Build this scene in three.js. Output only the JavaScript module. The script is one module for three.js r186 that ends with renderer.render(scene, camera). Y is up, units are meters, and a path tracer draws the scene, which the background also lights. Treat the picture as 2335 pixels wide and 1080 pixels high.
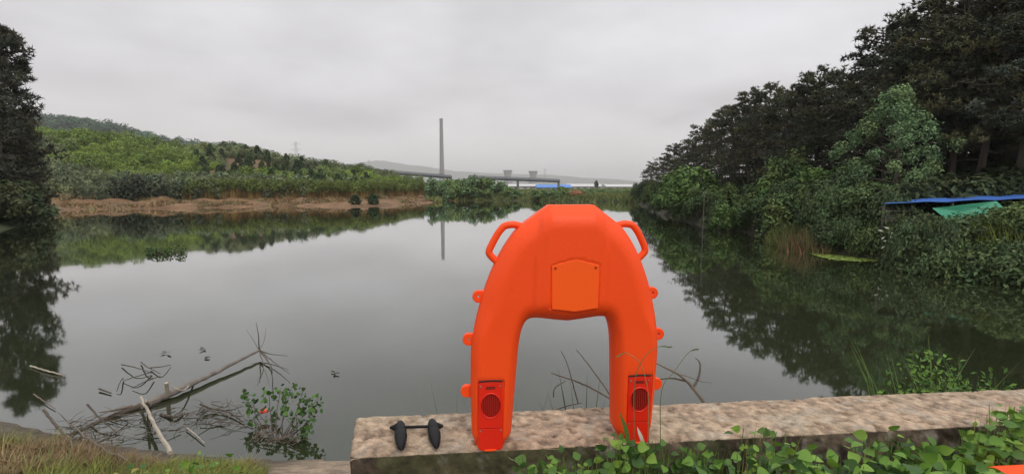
import * as THREE from 'three';
import { mergeGeometries, toCreasedNormals, mergeVertices } from 'three/addons/utils/BufferGeometryUtils.js';
import { RoundedBoxGeometry } from 'three/addons/geometries/RoundedBoxGeometry.js';

// ---------------------------------------------------------------- camera, sky, sun, exposure
const scene = new THREE.Scene();
const F = 1100, W0 = 2335, H0 = 1080, EYE = 3, PITCH = Math.atan(110 / F);
const camera = new THREE.PerspectiveCamera(2 * Math.atan(540 / F) * 180 / Math.PI, W0 / H0, 0.05, 20000);
camera.position.set(0, EYE, 0);
camera.rotation.x = -PITCH;
const renderer = new THREE.WebGLRenderer({ antialias: true });
renderer.toneMapping = THREE.LinearToneMapping;
renderer.toneMappingExposure = 1.14;
renderer.shadowMap.enabled = true;

// seeded random and value noise
function rng(seed) { let a = seed >>> 0; return () => { a = (a + 0x6D2B79F5) | 0; let t = Math.imul(a ^ (a >>> 15), 1 | a); t = (t + Math.imul(t ^ (t >>> 7), 61 | t)) ^ t; return ((t ^ (t >>> 14)) >>> 0) / 4294967296; }; }
const clamp = (x, a = 0, b = 1) => Math.min(b, Math.max(a, x));
const sstep = (a, b, x) => { const t = clamp((x - a) / (b - a)); return t * t * (3 - 2 * t); };
const mix = (a, b, t) => a + (b - a) * t;
function hash(x, y, z) { let h = Math.imul(x, 374761393) ^ Math.imul(y, 668265263) ^ Math.imul(z, 1274126177); h = Math.imul(h ^ (h >>> 13), 1103515245); return ((h ^ (h >>> 16)) >>> 0) / 4294967296; }
function noise(x, y, z = 0) {
  const xi = Math.floor(x), yi = Math.floor(y), zi = Math.floor(z), s = (t) => t * t * (3 - 2 * t), u = s(x - xi), v = s(y - yi), w = s(z - zi);
  const c = (k) => mix(mix(hash(xi, yi, zi + k), hash(xi + 1, yi, zi + k), u), mix(hash(xi, yi + 1, zi + k), hash(xi + 1, yi + 1, zi + k), u), v);
  return mix(c(0), c(1), w);
}
function fbm(x, y, z = 0, n = 4) { let a = 0.5, s = 0, t = 0; for (let i = 0; i < n; i++) { s += a * noise(x, y, z); t += a; a *= 0.5; x = x * 2.03 + 17.1; y = y * 2.03 + 5.3; z = z * 2.03 + 9.7; } return s / t; }

// overcast sky
{
  const w = 1536, h = 768, d = new Float32Array(w * h * 4);
  for (let j = 0; j < h; j++) for (let i = 0; i < w; i++) {
    const th = ((j + 0.5) / h - 0.5) * Math.PI, ph = ((i + 0.5) / w - 0.5) * 2 * Math.PI;
    const y = Math.sin(th), x = Math.cos(th) * Math.cos(ph), z = Math.cos(th) * Math.sin(ph);
    const el = Math.max(y, 0), k = 1 / (el + 0.16);
    // cloud deck seen in perspective: stretched towards the horizon
    const px = x * k, pz = z * k;
    const n1 = fbm(px * 0.9 + 3.1, pz * 0.9 + 1.7, 0.5, 5), n2 = fbm(px * 2.1 + 9, pz * 2.1 - 4, 2.5, 4), n3 = fbm(x * 3 + 20, z * 3, y * 9, 4);
    let c = 0.70 + 0.56 * (n1 - 0.5) + 0.26 * (n2 - 0.5) + 0.12 * (n3 - 0.5);
    const low = sstep(0.24, 0.03, y);
    c = mix(c, 0.85 + 0.05 * (n3 - 0.5), low * 0.8);
    const band = Math.exp(-(((y - 0.145 - 0.02 * (n2 - 0.5)) / 0.045) ** 2)) * sstep(0.42, 0.62, n1 * 0.4 + n3 * 0.6 + 0.06);
    c -= 0.20 * band;
    c *= 1 + 1.05 * sstep(0.38, 1.0, y);
    const cool = clamp((n1 - 0.45) * 1.4 + 0.25 * sstep(0.05, 0.4, y)), warm = low * 0.6;
    d.set([c * (1.0 - 0.025 * cool + 0.03 * warm), c * (0.985 - 0.01 * cool - 0.01 * warm), c * (1.0 + 0.05 * cool - 0.02 * warm), 1], (j * w + i) * 4);
  }
  const sky = new THREE.DataTexture(d, w, h, THREE.RGBAFormat, THREE.FloatType);
  sky.mapping = THREE.EquirectangularReflectionMapping; sky.magFilter = sky.minFilter = THREE.LinearFilter; sky.wrapS = THREE.RepeatWrapping; sky.needsUpdate = true;
  scene.background = sky; scene.environment = sky;
}
const sun = new THREE.DirectionalLight(0xfff4e6, 1.4);
sun.position.set(14, 34, 26); sun.target.position.set(0, 0, -8); sun.castShadow = true; sun.shadow.radius = 40;
Object.assign(sun.shadow.camera, { left: -60, right: 60, top: 60, bottom: -60, near: 1, far: 200 }); sun.shadow.mapSize.set(2048, 2048);
scene.add(sun, sun.target);
scene.fog = new THREE.FogExp2(0xffffff, 0.00022);

// ---------------------------------------------------------------- helpers
const V = (x, y, z) => new THREE.Vector3(x, y, z);
const CP = Math.cos(PITCH), SP = Math.sin(PITCH);
// surveying: where the line of sight of a photo pixel meets a depth (metres ahead) or a height
function ray(px, py) { const x = (px - W0 / 2) / F, y = -(py - H0 / 2) / F; return V(x, CP * y - SP, -CP - SP * y); }
function at(px, py, depth) { const r = ray(px, py); return r.multiplyScalar(depth / -r.z).add(V(0, EYE, 0)); }
function onHeight(px, py, h) { const r = ray(px, py); return r.multiplyScalar((h - EYE) / r.y).add(V(0, EYE, 0)); }
const used = {};
function numbered(n) { const k = used[n] = (used[n] ?? -1) + 1; return k ? `${n}_${String(k).padStart(3, '0')}` : n; }
function tag(o, label, category, group, kind) { if (label) o.userData.label = label; if (category) o.userData.category = category; if (group) o.userData.group = group; if (kind) o.userData.kind = kind; return o; }
function shade(o) { o.traverse((m) => { if (m.isMesh) { m.castShadow = true; m.receiveShadow = true; } }); }
function thing(name, label, category, p = V(0, 0, 0), turn = 0, group) { const o = new THREE.Group(); o.name = numbered(name); o.position.copy(p); o.rotation.y = turn; scene.add(o); return tag(o, label, category, group); }
function part(parent, name, geo, mat, p, rot) { const m = new THREE.Mesh(geo, mat); m.name = name; if (p) m.position.copy(p); if (rot) m.rotation.set(...rot); parent.add(m); return m; }
function single(name, geo, mat, label, category, group, kind) { const m = new THREE.Mesh(geo, mat); m.name = numbered(name); scene.add(m); return tag(m, label, category, group, kind); }
function copyOf(src, p, turn = 0, s = 1, label, group) { const c = src.clone(); c.name = numbered(src.userData.base ?? src.name); c.userData = { ...src.userData }; c.position.copy(p); c.rotation.y = turn; if (s.isVector3) c.scale.copy(s); else c.scale.setScalar(s); if (label) c.userData.label = label; if (group) c.userData.group = group; scene.add(c); return c; }

class MB { // collects triangles, with a colour each
  constructor() { this.p = []; this.c = []; }
  tri(a, b, c, col) { this.p.push(a.x, a.y, a.z, b.x, b.y, b.z, c.x, c.y, c.z); for (let i = 0; i < 3; i++) this.c.push(col[0], col[1], col[2]); }
  leaf(p, dir, nrm, len, wid, col, fold = 0.25) {
    const s = V().crossVectors(dir, nrm).normalize(), m = p.clone().addScaledVector(dir, len * 0.45), t = p.clone().addScaledVector(dir, len);
    const l = m.clone().addScaledVector(s, wid / 2).addScaledVector(nrm, fold * wid), r = m.clone().addScaledVector(s, -wid / 2).addScaledVector(nrm, fold * wid);
    this.tri(p, t, l, col); this.tri(p, r, t, col);
  }
  blade(p, dir, side, len, wid, col) { this.tri(p.clone().addScaledVector(side, -wid / 2), p.clone().addScaledVector(side, wid / 2), p.clone().addScaledVector(dir, len), col); }
  tube(pts, r0, r1, col, seg = 5) {
    const rings = pts.map((p, i) => {
      const d = V().subVectors(pts[Math.min(i + 1, pts.length - 1)], pts[Math.max(i - 1, 0)]).normalize();
      const a = V().crossVectors(d, Math.abs(d.y) < 0.9 ? V(0, 1, 0) : V(1, 0, 0)).normalize(), b = V().crossVectors(d, a), r = mix(r0, r1, i / (pts.length - 1));
      return Array.from({ length: seg }, (_, k) => p.clone().addScaledVector(a, Math.cos(k / seg * 6.2832) * r).addScaledVector(b, Math.sin(k / seg * 6.2832) * r));
    });
    for (let i = 0; i + 1 < rings.length; i++) for (let k = 0; k < seg; k++) { const q = (k + 1) % seg; this.tri(rings[i][k], rings[i + 1][k], rings[i + 1][q], col); this.tri(rings[i][k], rings[i + 1][q], rings[i][q], col); }
    for (const [ring, e] of [[rings[0], pts[0]], [rings[rings.length - 1], pts[pts.length - 1]]]) for (let k = 0; k < seg; k++) this.tri(ring[k], ring[(k + 1) % seg], e, col);
  }
  geo(smooth) {
    const g = new THREE.BufferGeometry();
    g.setAttribute('position', new THREE.Float32BufferAttribute(this.p, 3)); g.setAttribute('color', new THREE.Float32BufferAttribute(this.c, 3));
    if (!smooth) { g.computeVertexNormals(); return g; }
    const m = mergeVertices(g); m.computeVertexNormals(); return m;
  }
}
const ORD = ['first', 'second', 'third', 'fourth', 'fifth', 'sixth', 'seventh', 'eighth', 'ninth', 'tenth', 'eleventh', 'twelfth', 'thirteenth', 'fourteenth', 'fifteenth', 'sixteenth', 'seventeenth', 'eighteenth', 'nineteenth'];
const ordinal = (i) => ORD[i] ?? (i === 19 ? 'twentieth' : i === 29 ? 'thirtieth' : `${i < 29 ? 'twenty' : 'thirty'}-${ORD[(i + 1) % 10 - 1]}`);
const rdir = (R, up = 0) => { for (;;) { const v = V(R() * 2 - 1, R() * 2 - 1, R() * 2 - 1), l = v.length(); if (l > 0.05 && l < 1) { v.divideScalar(l); v.y += up; return v.normalize(); } } };
const tint = (R, c, s = 0.25) => { const k = 1 + (R() - 0.5) * 2 * s, h = (R() - 0.5) * s * 0.6; return [c[0] * k * (1 + h), c[1] * k, c[2] * k * (1 - h)]; };

// materials
function noiseTex(size, fn) {
  const d = new Uint8Array(size * size * 4);
  for (let j = 0; j < size; j++) for (let i = 0; i < size; i++) { const c = fn(i / size, j / size); d.set([c[0] * 255, c[1] * 255, c[2] * 255, 255].map((v) => clamp(v, 0, 255)), (j * size + i) * 4); }
  const t = new THREE.DataTexture(d, size, size); t.wrapS = t.wrapT = THREE.RepeatWrapping; t.magFilter = THREE.LinearFilter; t.minFilter = THREE.LinearMipmapLinearFilter; t.generateMipmaps = true; t.needsUpdate = true; return t;
}
// tileable fbm
function tfbm(u, v, f, n = 4, o = 0) {
  let s = 0, a = 0.5, t = 0;
  for (let k = 0; k < n; k++, f *= 2, a *= 0.5) {
    const x = u * f, y = v * f, xi = Math.floor(x), yi = Math.floor(y), e = (q) => q * q * (3 - 2 * q), fx = e(x - xi), fy = e(y - yi), H = (i, j) => hash(((i % f) + f) % f, ((j % f) + f) % f, 31 * k + o);
    s += a * mix(mix(H(xi, yi), H(xi + 1, yi), fx), mix(H(xi, yi + 1), H(xi + 1, yi + 1), fx), fy); t += a;
  }
  return s / t;
}
const grainTex = noiseTex(512, (u, v) => { const n = 0.62 + 0.75 * (tfbm(u, v, 16, 5) - 0.5) + 0.35 * (tfbm(u, v, 128, 2, 5) - 0.5); return [n, n, n]; });
const grainBump = noiseTex(512, (u, v) => { const n = tfbm(u, v, 24, 5, 9); return [n, n, n]; });
const std = (o) => new THREE.MeshStandardMaterial({ roughness: 0.9, side: THREE.DoubleSide, ...o });
const M = {
  leaf: new THREE.MeshPhysicalMaterial({ vertexColors: true, roughness: 0.75, side: THREE.DoubleSide, specularIntensity: 0.4 }),
  bark: std({ vertexColors: true, roughness: 0.95 }),
  orange: new THREE.MeshPhysicalMaterial({ color: new THREE.Color().setRGB(0.90, 0.078, 0.010), roughness: 0.5, specularIntensity: 0.6, bumpMap: grainBump, bumpScale: 0.0006 }),
  hatch: new THREE.MeshPhysicalMaterial({ color: new THREE.Color().setRGB(0.96, 0.105, 0.003), roughness: 0.45 }),
  red: new THREE.MeshPhysicalMaterial({ color: new THREE.Color().setRGB(0.72, 0.018, 0.004), roughness: 0.4 }),
  darkred: std({ color: new THREE.Color().setRGB(0.26, 0.008, 0.005), roughness: 0.5 }),
  grille: std({ color: new THREE.Color().setRGB(0.40, 0.012, 0.006), roughness: 0.45 }),
  screw: std({ color: new THREE.Color().setRGB(0.6, 0.58, 0.55), roughness: 0.35, metalness: 0.9 }),
  black: new THREE.MeshPhysicalMaterial({ color: new THREE.Color().setRGB(0.005, 0.005, 0.006), roughness: 0.5, specularIntensity: 0.45 }),
  ink: std({ color: new THREE.Color().setRGB(0.03, 0.008, 0.008), roughness: 0.6 }),
  blue: std({ color: new THREE.Color().setRGB(0.045, 0.14, 0.46), roughness: 0.5 }),
  tealTarp: std({ color: new THREE.Color().setRGB(0.025, 0.23, 0.135), roughness: 0.6 }),
  greyWood: std({ color: new THREE.Color().setRGB(0.10, 0.095, 0.085), roughness: 0.9 }),
  conc: std({ color: new THREE.Color().setRGB(0.35, 0.34, 0.33) }),
  steel: std({ color: new THREE.Color().setRGB(0.10, 0.11, 0.12), roughness: 0.6 }),
  white: std({ color: new THREE.Color().setRGB(0.5, 0.5, 0.5), roughness: 0.7 }),
  roofBlue: std({ color: new THREE.Color().setRGB(0.06, 0.2, 0.55), roughness: 0.6 }),
  windowGlass: std({ color: new THREE.Color().setRGB(0.05, 0.06, 0.08), roughness: 0.2 }),
};
// ---------------------------------------------------------------- terrain and water
const SHORE = [[-1.5, -5.1], [0, -5], [3, -4.8], [6, -5], [9, -5.6], [14, -7.5], [17.5, -11.5], [16.4, -15.2], [16.3, -17.2], [15.6, -19.3], [14.3, -22.7], [16.6, -28.7], [16, -33], [15.3, -38.9], [16.8, -52], [18.8, -66], [23, -86], [26.6, -104], [26.5, -108], [13.8, -115], [-0.8, -122], [-12, -123], [-17, -119], [-17.6, -112.5], [-16, -110.5], [-18.5, -98], [-21, -88], [-26, -80], [-34, -83.5], [-42, -83], [-48, -76], [-57, -72], [-64, -69], [-56, -58], [-51, -54], [-44, -45], [-38.5, -37.5], [-36, -33], [-25, -16], [-12, -8.2], [-6.6, -6], [-5.1, -5.5], [-3.9, -5.26], [-3, -5.12]];
function shoreDist(x, z) { // metres from the waterline, positive on land
  let inside = false, best = 1e9;
  for (let i = 0, j = SHORE.length - 1; i < SHORE.length; j = i++) {
    const [x1, z1] = SHORE[i], [x0, z0] = SHORE[j];
    if ((z1 > z) !== (z0 > z) && x < (x0 - x1) * (z - z1) / (z0 - z1) + x1) inside = !inside;
    const dx = x1 - x0, dz = z1 - z0, t = clamp(((x - x0) * dx + (z - z0) * dz) / (dx * dx + dz * dz));
    best = Math.min(best, (x - x0 - dx * t) ** 2 + (z - z0 - dz * t) ** 2);
  }
  return (inside ? -1 : 1) * Math.sqrt(best);
}
function crest(x, z, pts, w) {
  let best = 1e18, h = 0;
  for (let i = 0; i + 1 < pts.length; i++) {
    const [x0, z0, h0] = pts[i], [x1, z1, h1] = pts[i + 1], dx = x1 - x0, dz = z1 - z0, t = clamp(((x - x0) * dx + (z - z0) * dz) / (dx * dx + dz * dz));
    const d = (x - x0 - dx * t) ** 2 + (z - z0 - dz * t) ** 2;
    if (d < best) { best = d; h = mix(h0, h1, t); }
  }
  return h * Math.exp(-best / (w * w));
}
const LEFT_CREST = [[-260, -130, 17], [-141, -150, 15.4], [-111, -160, 13.6], [-95, -160, 13.4], [-77, -155, 9.6], [-64, -150, 6.4], [-47, -140, 3.6], [-34, -132, 1.2], [-21, -126, 0]];
const FAR_CREST = [[-1000, -560, 88], [-566, -600, 76], [-506, -600, 79], [-451, -600, 62], [-391, -600, 46], [-345, -600, 34], [-255, -600, 4]];
const MOUNTAINS = [[-8000, -6400, 317], [-2720, -6400, 297], [-2020, -6400, 361], [-1672, -6400, 407], [-1208, -6400, 333], [-742, -6400, 253], [188, -6400, 205], [1352, -6400, 137], [1934, -6400, 77], [3200, -6400, 47]];
function height(x, z, s = shoreDist(x, z)) {
  const r = Math.hypot(x, z), wob = (fbm(x * 0.35, z * 0.35, 1, 3) - 0.5);
  if (s < 0) return -Math.min(1.6, -s * 0.45) - 0.02;
  const near = sstep(-11, -7, z) * sstep(26, 18, Math.abs(x)), rightSide = (1 - near) * sstep(8, 14, x) * sstep(-112, -95, z), leftBank = (1 - near) * sstep(-12, -16, x) * sstep(-50, -62, z), leftTree = (1 - near) * sstep(-14, -18, x) * (1 - leftBank), far = clamp(1 - near - rightSide - leftBank - leftTree);
  const sw = Math.max(0, s + wob * (leftBank * 2.5 + far * 1.5));
  let h = near * (1.3 * clamp(s / 3.1) + 0.05 * (noise(x * 3, z * 3) - 0.5) * clamp(s)) + rightSide * (0.8 * sstep(0, 1.4, s) + Math.min(s * 0.16, 4.2) + 0.5 * wob)
    + leftTree * (0.8 * sstep(0, 2, s) + Math.min(s * 0.09, 5)) + leftBank * ((0.18 * sstep(0, 0.8, sw) + 1.0 * clamp(sw / 12)) * (0.55 + 0.9 * noise(x * 0.8, z * 0.8)) + Math.min(s * 0.012, 0.8)) + far * (0.9 * sstep(0, 3, sw) + Math.min(s * 0.035, 1.4));
  h += crest(x, z, LEFT_CREST, 46) * sstep(2, 26, s) * (0.93 + 0.14 * noise(x * 0.05, z * 0.05)) * sstep(0, -30, x);
  if (r > 200) h += crest(x, z, FAR_CREST, 105) * (0.9 + 0.2 * noise(x * 0.02, z * 0.02)) + 0.9 * crest(x, z, MOUNTAINS, 900) * (0.85 + 0.3 * fbm(x * 0.002, z * 0.002));
  return Math.max(h, 0.03 * clamp(s * 4));
}
{
  const angles = [], radii = [];
  for (let i = 0; i <= 420; i++) angles.push(-1.15 + 2.3 * i / 420);
  for (let i = 1; i < 70; i++) angles.push(1.15 + (2 * Math.PI - 2.3) * i / 70);
  for (let i = 0; i < 230; i++) radii.push(0.35 * Math.exp(i / 229 * Math.log(11000 / 0.35)));
  for (let i = 0; i < 90; i++) radii.push(68.03 + i * 0.71);
  radii.sort((a, b) => a - b);
  const n = angles.length, pos = [], col = [], uv = [], idx = [];
  for (const r of radii) for (const a of angles) {
    const x = r * Math.sin(a), z = -r * Math.cos(a), s = shoreDist(x, z), y = height(x, z, s), f = fbm(x * 0.6, z * 0.6, 3, 4), g = noise(x * 0.07, z * 0.07, 8);
    pos.push(x, y, z); uv.push(x / 1.7, z / 1.7);
    let c = [mix(0.05, 0.10, f), mix(0.075, 0.11, f), mix(0.025, 0.045, f)];
    if (z > -9 && Math.abs(x) < 20) {
      const sand = sstep(-2.9, -1.9, x) * sstep(0.2, -0.6, x), k = [mix(0.38, 0.48, f), mix(0.29, 0.37, f), mix(0.20, 0.26, f)], q = [mix(0.08, 0.17, f), mix(0.07, 0.125, f), mix(0.035, 0.07, f)];
      c = k.map((v, i) => mix(q[i], v, sand));
      const mud = sstep(1.0, 0.3, s + 0.75 * sand); c = c.map((v, i) => mix(v, [0.13, 0.105, 0.075][i], mud));
    } else if (x < -14 && z < -50 && r < 260) {
      const sandy = sstep(14 + 6 * (f - 0.5), 10 + 6 * (f - 0.5), s), clay = Math.max(sstep(0.66, 0.72, noise(x * 0.045 + 3.3, z * 0.045)), sstep(1.15, 0.85, Math.hypot((x + 78) / 8, (z + 147) / 8) + 0.5 * (f - 0.5)));
      c = [mix(0.04, 0.07, g), mix(0.06, 0.09, g), mix(0.02, 0.03, g)];
      c = c.map((v, i) => mix(v, [0.27, 0.16, 0.08][i] * (0.45 + 1.0 * f), Math.max(sandy, clay * 0.8)));
    } else if (x > 8 && z > -112 && r < 200) c = [mix(0.03, 0.07, f), mix(0.035, 0.06, f), mix(0.015, 0.025, f)];
    else if (r > 240) c = [mix(0.045, 0.07, f), mix(0.075, 0.10, f), 0.035];
    col.push(...c);
  }
  for (let j = 0; j + 1 < radii.length; j++) for (let i = 0; i < n; i++) { const a = j * n + i, b = j * n + (i + 1) % n; idx.push(a, b, a + n, b, b + n, a + n); }
  const g = new THREE.BufferGeometry();
  g.setAttribute('position', new THREE.Float32BufferAttribute(pos, 3)); g.setAttribute('color', new THREE.Float32BufferAttribute(col, 3)); g.setAttribute('uv', new THREE.Float32BufferAttribute(uv, 2)); g.setIndex(idx); g.computeVertexNormals();
  single('ground', g, std({ vertexColors: true, map: grainTex, bumpMap: grainBump, bumpScale: 0.03, roughness: 0.97 }), 'grassy and sandy banks, hill and plain round the pond', null, null, 'structure');
}
{ // water
  const g = new THREE.PlaneGeometry(180, 140, 1, 1); g.rotateX(-Math.PI / 2); g.translate(-20, 0, -64);
  const rip = noiseTex(512, (u, v) => { const n = 0.6 * tfbm(u, v, 6, 3, 3) + 0.4 * tfbm(u, v, 20, 3, 4); return [n, n, n]; });
  rip.repeat.set(26, 20);
  single('water', g, new THREE.MeshPhysicalMaterial({ color: new THREE.Color().setRGB(0.021, 0.027, 0.012), roughness: 0.035, ior: 1.3, clearcoat: 1, clearcoatRoughness: 0.03, bumpMap: rip, bumpScale: 0.0022 }), 'still grey green pond water mirroring sky and trees', null, null, 'structure');
}
// ---------------------------------------------------------------- trees and bushes (one of each kind, then copies)
const BARK = [0.085, 0.07, 0.055];
function pineTree(seed, H, o = {}) { // irregular pine: horizontal limbs with needle tufts
  const R = rng(seed), trunk = new MB(), crown = new MB(), k = { from: 0.28, limbs: 40, tufts: 31, spread: 0.30, needle: 0.29, puff: 0.22, col: [0.085, 0.094, 0.062], ...o };
  const lean = V((R() - 0.5) * 0.1, 0, (R() - 0.5) * 0.1), spine = (t) => V(Math.sin(t * 3 + seed) * 0.015 * H + lean.x * H * t, t * H, Math.cos(t * 2.6 + seed) * 0.012 * H + lean.z * H * t);
  trunk.tube(Array.from({ length: 9 }, (_, i) => spine(i / 8)), H * 0.016, 0.03, BARK, 6);
  for (let i = 0; i < k.limbs; i++) {
    const t = k.from + (1 - k.from) * Math.pow((i + R() * 0.8) / k.limbs, 0.85), a = i * 2.4 + R() * 1.2, base = spine(Math.min(t, 0.99));
    const L = H * k.spread * (0.35 + 0.65 * Math.sin(Math.PI * Math.pow(clamp((t - k.from * 0.7) / (1.04 - k.from * 0.7)), 0.75))) * (0.65 + 0.6 * R()), rise = mix(-0.05, 0.6, t * t) + (R() - 0.5) * 0.3;
    const d = V(Math.cos(a), rise, Math.sin(a)).normalize(), pts = [0, 0.35, 0.7, 1].map((q) => base.clone().addScaledVector(d, L * q).add(V(0, -0.08 * L * q * q, 0)));
    trunk.tube(pts, H * 0.0045, 0.012, BARK, 4);
    const shadeCol = tint(R, k.col, 0.3);
    for (let j = 0; j < k.tufts; j++) {
      const q = 0.3 + 0.75 * Math.sqrt(R()), c = base.clone().addScaledVector(d, L * q).add(V((R() - 0.5) * L * 0.5, (R() - 0.3) * L * k.puff - 0.08 * L * q * q, (R() - 0.5) * L * 0.5)), col = tint(R, shadeCol, 0.25);
      for (let b = 0; b < 13; b++) { const e = rdir(R, 0.35), sd = V().crossVectors(e, rdir(R)).normalize(); crown.blade(c.clone().addScaledVector(e, -0.06), e, sd, k.needle * (0.6 + 0.6 * R()), k.needle * 0.24, col); }
    }
  }
  return { trunk: trunk.geo(), crown: crown.geo() };
}
function leafClumps(mb, R, clumps, perClump, leaf, col, spread = 0.5) {
  for (const [c, r] of clumps) {
    const cc = tint(R, col, 0.28);
    for (let i = 0; i < perClump; i++) {
      const d = rdir(R, 0.25), p = c.clone().addScaledVector(d, r * Math.pow(R(), 0.4)), n = d.clone().add(rdir(R).multiplyScalar(0.7)).normalize(), dir = V().crossVectors(n, rdir(R)).normalize();
      dir.y -= 0.3; dir.normalize();
      mb.leaf(p, dir, n, leaf * (0.6 + 0.7 * R()), leaf * spread * (0.7 + 0.5 * R()), tint(R, cc, 0.22));
    }
  }
}
function bush(seed, o = {}) { // unit bush about 2 m wide, 2 m tall
  const R = rng(seed), k = { n: 26, per: 85, leaf: 0.22, tall: 1.9, col: [0.06, 0.10, 0.034], ...o }, stem = new MB(), fol = new MB(), clumps = [];
  for (let i = 0; i < k.n; i++) {
    const a = R() * 6.283, el = Math.pow(R(), 0.8), rad = Math.sqrt(1 - (el * 0.95) ** 2) * (0.75 + 0.3 * R()), c = V(Math.cos(a) * rad, 0.12 + el * k.tall * (0.8 + 0.25 * R()), Math.sin(a) * rad);
    clumps.push([c, 0.26 + 0.22 * R()]);
    if (i % 2) stem.tube([V((R() - 0.5) * 0.3, 0, (R() - 0.5) * 0.3), V(c.x * 0.4, c.y * 0.55, c.z * 0.4), c], 0.03, 0.008, BARK, 4);
  }
  leafClumps(fol, R, clumps, k.per, k.leaf, k.col, k.wide ?? 0.5);
  return { trunk: stem.geo(), crown: fol.geo() };
}
function leafyTree(seed, H, o = {}) {
  const R = rng(seed), k = { n: 70, per: 75, leaf: 0.26, spread: 0.3, from: 0.25, col: [0.06, 0.11, 0.04], ...o }, stem = new MB(), fol = new MB(), clumps = [];
  stem.tube([V(0, 0, 0), V(0.05 * H * (R() - 0.5), H * 0.4, 0.03 * H), V(0, H * 0.85, 0)], H * 0.018, 0.03, BARK, 7);
  for (let i = 0; i < k.n; i++) {
    const t = k.from + (1 - k.from) * (i + R()) / k.n, a = i * 2.4 + R(), w = H * k.spread * Math.pow(Math.sin(Math.PI * Math.pow(clamp((t - k.from * 0.8) / (1.02 - k.from * 0.8)), 0.6)), 0.8) * (0.55 + 0.5 * R()) * (0.55 + 0.9 * noise(Math.cos(a) * 1.2 + 5, t * 3.2, Math.sin(a) * 1.2 + seed)), c = V(Math.cos(a) * w, t * H * (0.94 + 0.12 * noise(Math.cos(a) * 1.5 + 9, 1, Math.sin(a) * 1.5)), Math.sin(a) * w);
    clumps.push([c, H * 0.062 * (0.7 + 0.6 * R())]);
    if (i % 2 === 0) stem.tube([V(0, c.y * 0.78, 0), V(c.x * 0.5, c.y * 0.88, c.z * 0.5), c], H * 0.006, 0.01, BARK, 4);
  }
  leafClumps(fol, R, clumps, k.per, k.leaf, k.col, 0.55);
  return { trunk: stem.geo(), crown: fol.geo() };
}
function plantThing(name, geos, label, category, p, turn = 0, s = 1, group, mat = M.leaf) {
  const o = thing(name, label, category, p, turn, group); o.userData.base = name;
  part(o, name.includes('tree') ? 'trunk' : 'stem', geos.trunk, M.bark); part(o, name.includes('tree') ? 'crown' : 'foliage', geos.crown, mat);
  if (s.isVector3) o.scale.copy(s); else o.scale.setScalar(s);
  return o;
}
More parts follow.
